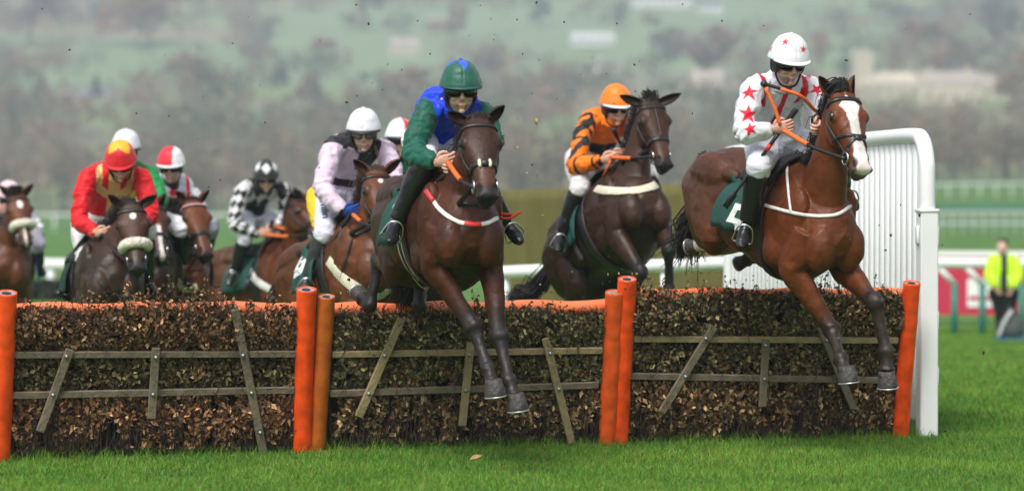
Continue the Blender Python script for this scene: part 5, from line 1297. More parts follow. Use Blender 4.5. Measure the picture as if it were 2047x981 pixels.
# ================================================================== right-hand horse: bright bay with a white blaze
def legs1(T):
    eR = T(.26, -.18, -.66); kR = jl(1663, 660, eR, .44); fR = jl(1681, 716, kR, .27); hR = jl(1695, 762, fR, .18)
    eL = T(.30, .18, -.64); kL = jl(1748, 603, eL, .43); fL = jl(1772, 700, kL, .30); hL = jl(1773, 772, fL, .22, 1)
    return dict(fr=(eR, kR, fR, hR), fl=(eL, kL, fL, hL),
                hr=(T(-.80, -.13, -.22), T(-.60, -.20, -.60), at(1432, 446, T(-1.0, -.17, -.5)), at(1414, 488, T(-1.02, -.17, -.7)), at(1376, 490, T(-1.12, -.17, -.75))),
                hl=(T(-.80, .13, -.22), T(-.52, .19, -.60), at(1515, 470, T(-.95, .17, -.5)), at(1512, 512, T(-.95, .17, -.75)), at(1476, 524, T(-1.08, .17, -.8))))
def blaze1(t, x, d):
    wdt = np.interp(t, [.05, .13, .20, .30, .45, .60, .78, .90, 1.0], [0, .035, .062, .036, .027, .028, .036, .048, .040])
    return 1 - smooth(wdt - .004, wdt + .004, np.abs(x + .004))
H1 = horse(dict(darkup=.5, bulk=.93, W=(1600, 318, 19.0), yaw=30, pitch=-8, poll=(1683, 190, 18.45), nose=(1724, 347), hyaw=20, hroll=-4, earR=(1637, 152), earL=(1707, 150), seed=3,
    coat=(0.1103, 0.0282, 0.0069), back=(0.0474, 0.0260, 0.0152), chest=(0.1314, 0.0326, 0.0075), headcol=(0.1314, 0.0326, 0.0075), mane=.5, muzzle=(0.10, 0.075, 0.07), muzzle_at=.88, blaze=blaze1, legs=legs1, socks=['hr'], flat=('fr', 'fl'), points=(.026, .017, .013),
    tail=lambda T: [at(1402, 400, T(-1.2, 0, -.2)), at(1384, 450, T(-1.25, 0, -.4)), at(1370, 505, T(-1.3, 0, -.6))],
    forelock=Vector((-.6, .1, .35)), forelen=1.3, label="bright bay horse with a white blaze leaping nearest the white wing"))
bridle(H1, 'cross'); T = H1['T']
tackset(H1)
strap_px(H1, [(1519, 406), (1545, 415), (1600, 428), (1640, 432), (1675, 428), (1700, 412)], .022, M_whiteweb, "breastplate")
strap_px(H1, [(1578, 308), (1574, 345), (1578, 390), (1582, 424)], .018, M_whiteweb, "breastplate_strap")
J1 = dict(head=at(1577, 128, T(.10, 0, .6)), shR=at(1503, 172, T(-.05, -.2, .45)), shL=at(1622, 172, T(-.02, .2, .45)), elR=at(1487, 268, T(.06, -.32, .2)), elL=at(1650, 262, T(.18, .22, .2)),
          wrR=at(1545, 258, T(.27, -.14, .15)), wrL=at(1633, 240, T(.30, .05, .2)), pel=at(1555, 290, T(-.40, 0, .25)), knR=at(1518, 328, T(.08, -.33, .0)), knL=T(.02, .30, .02),
          anR=at(1494, 440, T(-.08, -.42, -.36)), anL=at(1685, 372, T(-.15, .33, -.33)), toR=at(1484, 478, T(.08, -.46, -.46)), toL=at(1712, 408, T(.05, .36, -.4)))
def silk1(c):
    col = np.tile([.70, .70, .75], (len(c['v']), 1)).astype(float); red = (.62, .012, .03)
    w_ = star_w(c, [(1497, 185, .062, .1), (1496, 229, .062, -.1), (1499, 258, .05, .3), (1633, 180, .05, .5), (1618, 152, .03, .1)])
    fr = (c['nf'] > 0) & ~c['arm']; w_ = np.maximum(w_, fr * (1 - smooth(.016, .021, np.abs(c['lat'] - .005))))
    for s_ in (-1, 1):
        e = np.abs(c['lat'] - s_ * (.115 + .25 * (c['up'] + .08))); w_ = np.maximum(w_, (c['up'] > -.14) * (1 - smooth(.015, .02, e)) * (np.abs(c['lat']) > .045) * ((c['front'] > -.04) | True))
    return mix(col, red, w_)
def cap1(c):
    col = np.tile([.72, .72, .75], (len(c['v']), 1)).astype(float); return mix(col, (.66, .012, .03), star_w(c, [(1570, 84, .030, 0), (1541, 98, .026, .15), (1606, 99, .028, -.15)]))
R1 = person(dict(J=J1, face=(.30, -1, -.32), seed=21, silk=silk1, cap=cap1, breech=(.66, .67, .74), collar=mat("white_collar", (.75, .75, .8), .6), stubble=True, peak=mat("white_peak", (.75, .75, .8), .5), button=mat("white_button", (.75, .75, .8), .5),
    hands=dict(R=((.75, -.45, .12), (-.2, -.3, .9), (.3, .9, 0)), L=((.1, -.6, -.4), (0, -.3, .9), (-1, .2, 0))), size=1.06, boot_t0=.08, hipL=H1['L'],
    label="jockey in white silks with red stars and a white star-patterned cap"))
hR = J1['wrR'] + Vector((.06, -.05, 0)); reins(H1, -1, hR + Vector((0, -.01, -.01)), .42, .02)
reins(H1, 1, J1['wrL'] + Vector((.02, -.05, -.03)), .4, .0)
# loop of rein above the hands
lp = [at(1560, 250, hR), at(1548, 215, hR), at(1530, 175, hR), at(1527, 168, hR), at(1560, 178, hR), at(1600, 192, hR), at(1630, 222, J1['wrL'])]
Geo().add(*tube(lp[:3], .012, 5, 8)).add(*tube(lp[4:], .012, 5, 8)).build("rein_grip", M_ogrip, H1['body'])
Geo().add(*tube(lp[2:5], .011, 5, 8)).add(*sphere(lp[3], .022)).build("rein", M_leather, H1['body'])
whip(at(1592, 218, hR), at(1449, 414, T(-.05, -.50, -.2)), "long black whip with a red collar in the star-silked jockey's right hand", collar=M_redcord)
stirrup(H1, J1['anR'], J1['toR'], J1['knR']); stirrup(H1, J1['anL'], J1['toL'], J1['knL'])

text_px("5", 1468, 448, 104, -.25, H1['clothB'], M_num, H1['cloth'], "number", .01, .25)
# ------------------------------------------------------------------ the rest of the field
def gallop(T, fk=None):
    return dict(fr=(T(.20, -.17, -.68), T(.42, -.16, -1.02), T(.30, -.16, -1.22), T(.16, -.16, -1.30)), fl=(T(.16, .17, -.70), T(.22, .16, -1.13), T(.12, .16, -1.40), T(.16, .16, -1.58)),
                hr=(T(-.80, -.13, -.22), T(-.56, -.19, -.64), T(-.86, -.17, -1.04), T(-.60, -.16, -1.36), T(-.52, -.16, -1.54)), hl=(T(-.80, .13, -.22), T(-.60, .19, -.66), T(-1.02, .17, -1.0), T(-1.10, .16, -1.36), T(-1.14, .16, -1.54)))
def jockJ(H, d0, **kw):
    T = H['T']; base = dict(head=(.14, 0, .62), shR=(-.02, -.19, .45), shL=(-.02, .19, .45), elR=(.08, -.30, .2), elL=(.12, .27, .2), wrR=(.30, -.10, .13), wrL=(.32, .08, .13), pel=(-.40, 0, .27), knR=(.0, -.30, .0), knL=(.0, .30, .0), anR=(-.24, -.34, -.36), anL=(-.24, .34, -.36), toR=(-.10, -.37, -.43), toL=(-.10, .37, -.43))
    J = {}
    for k_, loc in base.items():
        ref = T(*loc); J[k_] = (P(kw[k_][0], kw[k_][1], (ref - CAM).dot(CF) + (kw[k_][2] if len(kw[k_]) > 2 else 0)) if k_ in kw else ref)
    return J
GRIPR = ((.7, -.5, .1), (-.2, -.3, .9), (.3, .9, 0)); GRIPL = ((-.5, -.6, -.1), (.1, -.3, .9), (-.3, .9, 0))
WHITE = (.70, .70, .74); PLW = lambda n, c: mat(n, c, .6)
def colfill(c, col): return np.tile(np.array(col, float), (len(c['v']), 1))

# ---- second: dark bay, jockey in blue and green -------------------------------------------------
def legs2(T):
    eR = T(.26, -.17, -.64); kR = jl(947, 655, eR, .44); fR = jl(975, 735, kR, .27); hR = jl(990, 790, fR, .19)
    eL = T(.28, .17, -.64); kL = jl(998, 674, eL, .45); fL = jl(1018, 760, kL, .28); hL = jl(1035, 818, fL, .19)
    q1, q2 = T(-.95, -.18, -.8), T(-.9, .16, -.8)
    return dict(fr=(eR, kR, fR, hR), fl=(eL, kL, fL, hL), hr=(T(-.80, -.13, -.22), T(-.52, -.20, -.62), at(757, 520, q1), at(739, 612, q1), at(713, 582, T(-1.1, -.18, -.7))), hl=(T(-.80, .13, -.22), T(-.5, .19, -.62), at(840, 525, q2), at(838, 612, q2), at(842, 572, T(-1.08, .16, -.75))))
H2 = horse(dict(darkup=.75, points=(.017, .014, .013), flat=('fr', 'fl'), tan=(.085, .030, .012), W=(898, 322, 18.0), yaw=16, pitch=3, bulk=1.03, poll=(955, 243, 17.42), nose=(975, 402), hyaw=10, hroll=2, earR=(894, 224), earL=(1009, 210), seed=5, coat=(0.0439, 0.0132, 0.0047), back=(0.0454, 0.0244, 0.0132), chest=(0.0666, 0.0169, 0.0047),
    headcol=(0.0379, 0.0117, 0.0047), muzzle=(.012, .010, .010), muzzle_at=.84, legs=legs2, blaze=lambda t, x, d: (1 - smooth(.0, .06, np.abs(t - .72))) * 0, mane=.35, forelock=Vector((0, .2, .1)), forelen=.6, earfwd=.06, headk=1.08,
    tail=lambda T: [T(-1.2, 0, -.2), T(-1.25, .02, -.5), T(-1.22, .03, -.8)], label="dark bay horse in mid-leap over the middle panel, white and red breastplate"))
T = H2['T']; bridle(H2, 'plain'); tackset(H2)
p, n_ = hs_pt(H2, .60, 0); ax = (H2['hl'], H2['a'], H2['n'])
for s_ in (-1, 1): Geo().add(*sphere(p + H2['hl'] * .03 * s_, (.012, .030, .014), ax)).build("noseband_pad", M_cream, H2['body'])
Geo().add(*sphere(p + H2['n'] * .006, (.026, .024, .014), ax)).build("noseband_disc", M_leather, H2['body'])
strap_px(H2, [(853, 382), (866, 402), (885, 424), (912, 442), (945, 449), (975, 446), (994, 436)], .026, M_whiteweb, "breastplate")
strap_px(H2, [(928, 446), (945, 449), (960, 449)], .027, M_redcord, "breastplate_tape", .011)
strap_px(H2, [(853, 382), (866, 402)], .028, M_redcord, "breastplate_tape", .011)
for k_, pts in enumerate(([(995, 425), (1010, 428), (1024, 427)], [(994, 432), (1012, 437), (1026, 433), (1041, 423)])):
    Geo().add(*tube([at(x, y, T(.35, .28, -.38)) for x, y in pts], .008, 4, 7)).build("red_cord", M_redcord, H2['body'])
strap_px(H2, [(800, 468), (812, 515), (838, 560), (872, 592)], .075, M_leather, "girth_strap", .006)
for dx in (-6, 2): strap_px(H2, [(800 + dx, 468), (812 + dx, 515), (838 + dx, 558), (868 + dx, 590)], .006, M_whiteweb, "girth_stripe", .012, .003)
J2 = jockJ(H2, 18, head=(921, 184), shR=(852, 222), shL=(966, 224), elR=(822, 308), elL=(984, 285), wrR=(872, 325), wrL=(925, 332), knR=(852, 322, -.12), anR=(795, 438, -.22), toR=(786, 476, -.28), anL=(1008, 440), toL=(1030, 468), knL=(955, 348), pel=(868, 280))
def silk2(c):
    col = colfill(c, (.012, .055, .62)); sl = np.minimum(c['dR'], c['dL']); w_ = smooth(.01, -.01, sl - c['dT'] - .0) ; col = mix(col, (.008, .095, .062), np.clip(c['arm'] * 1.0, 0, 1)); return mix(col, (.02, .022, .02), np.clip(c['arm'] * smooth(.3, .8, fbm(c['v'] * 9, 4)) * .5, 0, 1))
def cap2(c):
    col = colfill(c, (.008, .095, .062)); th = c['th']; return mix(col, (.03, .10, .70), smooth(.13, .137, c['z'] - .05 * np.abs(np.sin(th * 2.0 + .3))) )
R2 = person(dict(J=J2, face=(.12, -1, -.14), seed=31, silk=silk2, cap=cap2, hands=dict(R=GRIPR, L=GRIPL), size=1.06, mud=True, bbag=-.004, boot_t0=.0, peak=PLW("green_peak", (.008, .07, .05)), button=PLW("blue_button", (.03, .10, .70)), hipL=H2['L'], label="jockey in royal blue silks with green sleeves and a green cap"))
reins(H2, -1, J2['wrR'] + Vector((.07, -.06, 0)), .5, .03); reins(H2, 1, J2['wrL'] + Vector((0, -.05, 0)), .4, 0)
Geo().add(*tube([at(898, 335, J2['wrR']), at(893, 375, T(.2, -.22, -.2)), at(885, 420, T(.35, -.2, -.35))], .009, 4, 7)).build("red_strap", M_redcord, H2['body'])
whip(J2['wrR'] + Vector((.10, -.05, -.03)), at(768, 462, T(-.2, -.42, -.4)), "long black whip slanting down beside the blue-and-green jockey's boot", M_leather)
stirrup(H2, J2['anR'], J2['toR'], J2['knR']); stirrup(H2, J2['anL'], J2['toL'], J2['knL'])
text_px("1", 800, 402, 62, -.35, H2['clothB'], M_num, H2['cloth'], "number", .01, .2)

# ---- third: very dark bay rearing at take-off, jockey in orange and black ----------------------
def legs3(T):
    eR = T(.26, -.19, -.62); kR = jl(1281, 545, eR, .43); fR = kR + Vector((-.07, .12, -.25)); eL = T(.30, .19, -.58); kL = jl(1337, 500, eL, .36); fL = jl(1338, 575, kL, .29, 1)
    return dict(fr=(eR, kR, fR, fR + Vector((-.05, .12, -.06))), fl=(eL, kL, fL, fL + Vector((0, .10, -.09))),
                hr=(T(-.80, -.13, -.22), T(-.55, -.2, -.64), T(-.82, -.18, -1.0), T(-.52, -.17, -1.25), T(-.38, -.17, -1.36)), hl=(T(-.80, .13, -.22), T(-.55, .19, -.64), T(-.86, .17, -1.0), T(-.55, .17, -1.28), T(-.42, .17, -1.4)))
H3 = horse(dict(tan=(.060, .024, .012), W=(1224, 348, 23.0), yaw=22, pitch=24, bulk=1.1, poll=(1299, 206, 22.55), nose=(1330, 338), hyaw=20, hroll=3, earR=(1238, 191), earL=(1362, 187), seed=8, coat=(0.0318, 0.0133, 0.0061), back=(0.0288, 0.0165, 0.0097), chest=(0.0367, 0.0159, 0.0073), headcol=(0.0414, 0.0151, 0.0061), muzzle=(.013, .011, .012), muzzle_at=.84,
    legs=legs3, mane=.7, forelock=Vector((-.2, .2, .6)), forelen=1.1, tail=lambda T: [at(1075, 575, T(-1.2, 0, -.3)), at(1050, 592, T(-1.35, 0, -.4)), at(1030, 606, T(-1.5, 0, -.5))], label="very dark bay horse rearing behind the tall orange post, cream band round its neck"))
T = H3['T']; bridle(H3, 'plain'); tackset(H3)
Geo().add(*hband(H3, [(.0, 0), (.15, 0), (.3, 0), (.45, 0), (.58, 0)], .012)).build("face_strap", M_leather, H3['body'])
strap_px(H3, [(1192, 378), (1210, 381), (1240, 383), (1275, 381), (1300, 375), (1311, 370)], .065, M_cream, "breastplate", .010)
J3 = jockJ(H3, 23, head=(1231, 217), shR=(1172, 243), shL=(1262, 250), elR=(1150, 332), elL=(1275, 300), wrR=(1204, 320), wrL=(1245, 310), pel=(1182, 318), knR=(1160, 370), anR=(1124, 462), toR=(1121, 490))
def silk3(c):
    col = colfill(c, (.86, .19, .006)); blk = (.018, .016, .016); t = c['tR']; w_ = np.zeros(len(t))
    for a_, b_ in ((.13, .25), (.36, .47), (.55, .60), (.86, .90)):
        for tt in (c['tR'], c['tL']): w_ = np.maximum(w_, c['arm'] * ((tt + .012 * 0 > a_) & (tt < b_)))
    w_ = np.maximum(w_, (~c['arm']) * ((c['up'] < -.20) & (c['up'] > -.29))); return mix(col, blk, w_)
R3 = person(dict(J=J3, face=(.28, -1, -.22), seed=41, silk=silk3, cap=lambda c: colfill(c, (.88, .20, .006)), hands=dict(R=GRIPR, L=GRIPL), size=1.04, breech=(.66, .65, .64), boottop=PLW("khaki_top", (.40, .29, .17)), peak=PLW("white_rim", (.7, .7, .7)), button=PLW("orange_button", (.88, .2, .006)), hipL=H3['L'], label="jockey in orange silks with black hoops and a plain orange cap"))
hR = J3['wrR'] + Vector((.06, -.06, .02)); reins(H3, -1, hR, .5, .01); reins(H3, 1, J3['wrL'] + Vector((0, -.05, 0)), .4, 0)
Geo().add(*tube([at(1222, 318, hR), at(1214, 336, hR), at(1206, 354, T(.15, -.15, -.05))], .011, 3, 7)).build("rein_grip", M_ogrip, H3['body'])
whip(at(1226, 258, J3['wrL']), at(1262, 330, T(.1, .15, 0)), "short black whip handle sticking up beside the orange jockey's chin")
stirrup(H3, J3['anR'], J3['toR'], J3['knR']); strap_px(H3, [(1142, 455), (1150, 490), (1165, 520)], .05, mat("striped_girth", (.09, .07, .08), .7), "girth_strap", .008)

# ---- fourth: chestnut-bay, jockey in pale pink -------------------------------------------------
H4 = horse(dict(W=(703, 432, 22.2), yaw=28, pitch=14, poll=(752, 345, 21.75), nose=(774, 478), hyaw=18, hroll=-2, earR=(706, 319), earL=(802, 317), seed=12, coat=(0.1045, 0.0324, 0.0091), back=(0.0793, 0.0306, 0.0128), chest=(0.1081, 0.0329, 0.0091), headcol=(0.1081, 0.0336, 0.0094), legs=gallop, mane=.9, brownhair=True, manelen=1.3,
    forelock=Vector((0, .1, .1)), forelen=.6, blaze=lambda t, x, d: (1 - smooth(.012, .02, np.hypot((t - .2) * .5, x))), tail=lambda T: [T(-1.25, 0, -.15), T(-1.5, 0, -.35), T(-1.65, 0, -.6)], label="light bay horse with a cream breast girth, half hidden behind the leading dark bay"))
T = H4['T']; bridle(H4, 'plain'); tackset(H4)
strap_px(H4, [(658, 520), (675, 545), (700, 567), (735, 588), (760, 590), (778, 575)], .085, M_cream, "breast_girth", .010)
strap_px(H4, [(702, 480), (694, 515), (684, 555)], .016, M_leather, "breast_strap", .014)
J4 = jockJ(H4, 22, head=(727, 268), shR=(662, 290), shL=(772, 294), elR=(645, 380), elL=(790, 370), wrR=(688, 424), wrL=(745, 435), pel=(668, 395), knR=(650, 462), anR=(618, 548), toR=(612, 580))
def silk4(c):
    col = colfill(c, (.66, .53, .66)); blk = (.022, .020, .026); top = (~c['arm']) & (c['up'] > -.02) & (c['lat'] < -.03); pan = (~c['arm']) & (c['lat'] > -.005) & (c['up'] > -.20); belt = (~c['arm']) & (c['up'] < -.30) & (c['up'] > -.36)
    sh = c['arm'] & (c['tR'] < .02) & (c['dR'] < c['dL']); return mix(col, blk, (top | pan | belt | sh).astype(float))
def br4(v, c): 
    q = np.array(J4['pel']); hx = (v - q) @ np.array(nrm(Vector((1, .3, 0)))); return mix(c, (.75, .52, .02), ((v[:, 0] < P(637, 410, (J4['pel'] - CAM).dot(CF)).x) & (v[:, 2] > q[2] - .26)).astype(float))
R4 = person(dict(J=J4, face=(.05, -1, -.2), seed=51, silk=silk4, cap=lambda c: colfill(c, (.70, .70, .75)), hands=dict(R=GRIPR, L=GRIPL), gloves=dict(R=(.012, .06, .30), L=(.012, .06, .30)), size=1.06, mud=True, breech=(.62, .63, .71), breechfn=br4, boot=M_bootgrey, lens=M_clear, peak=M_harness, button=PLW("white_button2", (.8, .8, .85)), hipL=H4['L'], label="jockey in pale pink silks with black panels, clear goggles and blue gloves"))
text_px("amlin", 648, 415, 21, radians(-80), bvh(*[np.array([R4['breeches'].matrix_world @ q.co if False else q.co + R4['breeches'].location + R4['body'].location for q in R4['breeches'].data.vertices]), [list(p_.vertices) for p_ in R4['breeches'].data.polygons]]), PLW("navy_lettering", (.02, .03, .12)), R4['breeches'], "lettering", .004)
reins(H4, -1, J4['wrR'] + Vector((.07, -.07, -.02)), .35, .02); reins(H4, 1, J4['wrL'] + Vector((0, -.06, 0)), .35, 0)
whip(J4['wrR'] + Vector((.06, -.05, 0)), at(616, 560, T(-.2, -.42, -.35)), "black whip held by the pale pink jockey, pointing down along his grey boot")
stirrup(H4, J4['anR'], J4['toR'], J4['knR']); text_px("9", 590, 542, 78, -.25, H4['clothB'], M_num, H4['cloth'], "number", .01, .25)

# ---- fifth: hidden runner between the pink and the blue-green jockeys --------------------------
H5 = horse(dict(W=(828, 436, 24.4), yaw=8, pitch=6, poll=(866, 372, 23.85), nose=(880, 480), hyaw=8, earR=(848, 352), earL=(890, 350), seed=15, coat=(0.0649, 0.0227, 0.0087), legs=gallop, voxel=.011, headk=1.05, tail=lambda T: [T(-1.25, 0, -.15), T(-1.4, 0, -.4), T(-1.5, 0, -.7)], label="brown horse almost hidden behind the leading dark bay horse"))
bridle(H5, 'plain'); tackset(H5)
J5 = jockJ(H5, 24, head=(800, 282), shR=(772, 335), shL=(862, 330))
def silk5(c): 
    col = colfill(c, (.12, .045, .028)); col = mix(col, (.02, .20, .10), ((~c['arm']) & (c['lat'] < .02)).astype(float)); col = mix(col, (.8, .75, .3), ((np.abs(c['lat'] - .02) < .012) & ~c['arm']).astype(float)); return mix(col, (.6, .02, .03), ((np.abs(c['lat'] - .045) < .012) & ~c['arm']).astype(float))
def cap5(c): return mix(colfill(c, WHITE), (.70, .02, .03), (((c['th'] > .5) & (c['th'] < 1.4) & (c['z'] > .09))).astype(float))
person(dict(J=J5, face=(.2, -1, -.12), seed=61, silk=silk5, cap=cap5, hands=dict(R=GRIPR, L=GRIPL), size=1.02, jvoxel=.008, voxel=.007, peak=M_harness, button=PLW("white_button3", (.8, .8, .8)), hipL=H5['L'], label="half-hidden jockey with a white cap with red segment, behind the pale pink jockey"))

# ---- sixth: bay, jockey in black and white diamonds ---------------------------------------------
H6 = horse(dict(W=(552, 478, 29.0), yaw=46, pitch=5, poll=(594, 402, 28.6), nose=(650, 480), hyaw=52, earR=(580, 385), earL=(622, 386), seed=18, coat=(0.0901, 0.0270, 0.0078), legs=gallop, voxel=.011, mane=.8, tail=lambda T: [T(-1.25, 0, -.1), T(-1.5, 0, -.3), T(-1.6, 0, -.6)], back=(0.0721, 0.0325, 0.0162), label="bay horse numbered 17 carrying the jockey in black and white diamonds"))
T = H6['T']; bridle(H6, 'plain'); tackset(H6)
strap_px(H6, [(487, 515), (496, 535), (515, 562), (545, 580)], .075, M_whiteweb, "breast_girth", .012)
J6 = jockJ(H6, 29, head=(532, 357), shR=(480, 380), shL=(568, 378), elR=(467, 448), elL=(574, 425), wrR=(517, 469), wrL=(556, 455), pel=(500, 436), knR=(490, 474), anR=(470, 535), toR=(461, 557))
def silk6(c):
    A = (c['lat'] * 1.0) * 8.5; Bq = c['up'] * 5.6; col = colfill(c, (.66, .66, .67)); s1 = np.floor((A + Bq)); s2 = np.floor((A - Bq)); w_ = ((s1 + s2) % 2 == 0); armA = np.floor(c['tR'] * 6 + np.arctan2(c['nf'], c['n'] @ np.array([0, 0, 1.])) * .95) + np.floor(c['tR'] * 6 - np.arctan2(c['nf'], c['n'] @ np.array([0, 0, 1.])) * .95)
    w_ = np.where(c['arm'] & (c['dR'] < c['dL']), armA % 2 == 0, w_); w_ = w_ | ((~c['arm']) & (c['up'] < -.20) & (np.abs(c['lat']) < .11) & (c['nf'] > 0)); return mix(col, (.014, .014, .015), w_.astype(float))
def cap6(c):
    q = (c['th'] / (pi / 3)) % 1 - .5; w_ = (np.abs(q) * 2.4 + np.abs(c['z'] - .125) / .045 < 1) ; return mix(colfill(c, (.016, .016, .017)), (.78, .78, .78), w_.astype(float))
person(dict(J=J6, face=(.1, -1, -.28), seed=71, silk=silk6, cap=cap6, hands=dict(R=GRIPR, L=GRIPL), size=1.02, jvoxel=.006, voxel=.007, breech=(.60, .61, .68), peak=M_harness, hipL=H6['L'], label="jockey in black and white diamond silks with a matching checked cap"))
reins(H6, -1, J6['wrR'] + Vector((.07, -.06, 0)), .5, .02); reins(H6, 1, J6['wrL'] + Vector((0, -.05, 0)), .4, 0)
whip(at(546, 440, J6['wrR']), at(490, 578, T(-.05, -.45, -.5)), "black whip in the diamond-patterned jockey's hand, against the white girth")
stirrup(H6, J6['anR'], J6['toR'], J6['knR']); text_px("17", 444, 527, 62, -.1, H6['clothB'], M_num, H6['cloth'], "number", .012, .3)

# ---- seventh: chestnut, jockey in white with red seams ------------------------------------------
H7 = horse(dict(W=(352, 452, 26.0), yaw=14, pitch=6, poll=(385, 404, 25.45), nose=(413, 517), hyaw=22, hroll=-2, earR=(353, 381), earL=(418, 379), seed=22, coat=(0.1226, 0.0372, 0.0098), legs=gallop, voxel=.010, mane=.5, forelen=.6, forelock=Vector((-.2, .1, .1)), muzzle=(.02, .016, .016), muzzle_at=.86, tail=lambda T: [T(-1.25, 0, -.15), T(-1.4, 0, -.4), T(-1.5, 0, -.7)], label="bright bay horse with a pink and white browband beside the red-silked jockey's mount"))
b7 = bridle(H7, 'flash'); tackset(H7); Geo().add(*hband(H7, [(.115, ph) for ph in range(-92, 93, 12)], .016, .010)).build("browband_cover", mat("pink_white_beads", (.62, .35, .38), .6, var=.5, vscale=120), H7['body'])
T = H7['T']; strap_px(H7, [(352, 560), (372, 578), (395, 572)], .06, M_cream, "breast_girth", .01)
J7 = jockJ(H7, 26, head=(342, 335), shR=(300, 385), shL=(388, 388), elR=(300, 450), elL=(403, 440), wrR=(340, 478), wrL=(375, 476), anR=(335, 545), toR=(346, 578), anL=(396, 560), toL=(412, 585))
def silk7(c):
    col = colfill(c, (.64, .64, .68)); red = (.62, .02, .05); f_ = (~c['arm']) & (c['nf'] > 0); w_ = f_ & (np.abs(c['lat']) < .028) ; w_ = w_ | (f_ & (c['up'] < -.08) & (c['up'] > -.21) & (c['lat'] > -.13) & (c['lat'] < .14)); w_ = w_ | (np.abs(np.abs(c['lat']) - .135) < .016) | (c['arm'] & (np.abs(c['tL'] - .18) < .02))
    col = mix(col, (.25, .25, .30), ((~c['arm']) & (c['up'] < -.26)).astype(float) * .8); col = mix(col, red, w_.astype(float)); return mix(col, (.012, .013, .016), (c['arm'] & (c['dR'] < c['dL'])).astype(float))
def cap7(c): return mix(mix(colfill(c, (.78, .78, .80)), (.66, .02, .04), ((c['x'] < .03) & (c['z'] > .04) & (c['y'] > -.03)).astype(float)), (.66, .02, .04), ((c['x'] > .03) & (c['y'] < -.03)).astype(float))
R7 = person(dict(J=J7, face=(-.05, -1, -.22), seed=81, silk=silk7, cap=cap7, hands=dict(R=GRIPR, L=GRIPL), size=1.02, jvoxel=.007, voxel=.007, breech=(.3, .3, .36), peak=PLW("white_peak2", (.7, .7, .72)), button=PLW("red_button", (.66, .02, .04)), hipL=H7['L'], label="jockey in white silks with red seams and a red-and-white quartered cap"))
text_px("ultimo", 335, 398, 30, .1, R7['B'], M_num, R7['jersey'], "lettering", .006, bold=.03)
reins(H7, -1, J7['wrR'] + Vector((.0, -.06, 0)), .4, .02); reins(H7, 1, J7['wrL'] + Vector((0, -.06, 0)), .4, .0)
stirrup(H7, J7['anR'], J7['toR'], J7['knR']); stirrup(H7, J7['anL'], J7['toL'], J7['knL'])

# ---- eighth: dark bay with sheepskin noseband, jockey in red ------------------------------------
H8 = horse(dict(W=(214, 460, 23.5), yaw=14, pitch=9, poll=(262, 412, 22.95), nose=(276, 545), hyaw=6, hroll=-2, earR=(216, 389), earL=(314, 390), seed=26, coat=(0.0368, 0.0152, 0.0066), back=(0.0380, 0.0254, 0.0167), chest=(0.0319, 0.0193, 0.0110), headcol=(0.0521, 0.0173, 0.0060), legs=gallop, voxel=.009, mane=1.0, manelen=1.3, forelen=.7, forelock=Vector((-.3, .2, .2)),
    muzzle=(.012, .011, .012), muzzle_at=.80, headk=1.14, blaze=lambda t, x, d: 1 - smooth(.018, .026, np.hypot((t - .21) * .45, x - .004)), tail=lambda T: [T(-1.25, 0, -.15), T(-1.4, 0, -.4), T(-1.5, 0, -.7)], label="dark bay horse with a white forehead star and cream sheepskin noseband, under the red-silked jockey"))
T = H8['T']; bridle(H8, 'sheep'); tackset(H8, clothm=mat("dark_green_cloth", (.006, .03, .025), .8))
strap_px(H8, [(188, 530), (195, 560), (215, 580), (250, 592), (285, 585)], .014, M_leather, "breastplate", .006)
J8 = jockJ(H8, 23, head=(241, 328), shR=(174, 350), shL=(285, 352), elR=(156, 440), elL=(302, 430), wrR=(193, 468), wrL=(270, 455), pel=(196, 445), knR=(172, 515), anR=(146, 590))
def silk8(c):
    col = colfill(c, (.62, .010, .016)); cr = (.72, .50, .20); f_ = (~c['arm']) & (c['nf'] > -.2); d_ = np.abs(c['lat']); w_ = f_ & (np.abs(d_ - (.115 - .35 * np.minimum(0, c['up'] + .06) * 0)) < .022) & (c['up'] > -.16)
    w_ = w_ | (f_ & (d_ < .045) & (c['up'] < .05)) | (f_ & (np.abs(c['up'] + .20 - .6 * d_) < .05) & (d_ < .13)); return mix(col, cr, w_.astype(float))
def cap8(c): 
    w_ = (c['z'] > .138 + .10 * np.abs(((c['th'] / (pi / 2)) % 1) - .5) - .02) & (c['z'] > .09); return mix(colfill(c, (.62, .010, .016)), (.82, .42, .02), w_.astype(float))
R8 = person(dict(J=J8, face=(.02, -1, -.55), seed=91, silk=silk8, cap=cap8, hands=dict(R=GRIPR, L=GRIPL), size=1.05, jvoxel=.0065, breech=(.64, .64, .63), peak=PLW("red_peak", (.58, .01, .016)), button=PLW("yellow_button", (.82, .42, .02)), cuff=PLW("cream_cuff", (.7, .5, .22)), hipL=H8['L'], label="jockey in red silks with cream chevrons and a red cap with yellow top"))
reins(H8, -1, J8['wrR'] + Vector((.06, -.06, 0)), .0, .03); reins(H8, 1, J8['wrL'] + Vector((0, -.06, 0)), .0, 0)
whip(J8['wrR'] + Vector((.06, -.06, 0)), at(120, 566, T(-.35, -.42, -.4)), "thick black whip held low by the jockey in red")
whip(J8['wrR'] + Vector((.02, .02, .03)), at(133, 525, T(-.45, -.2, -.1)), "slim black stick behind the red-silked jockey's white breeches")
text_px("1", 128, 590, 60, -.2, H8['clothB'], M_num, H8['cloth'], "number", .012, .2)

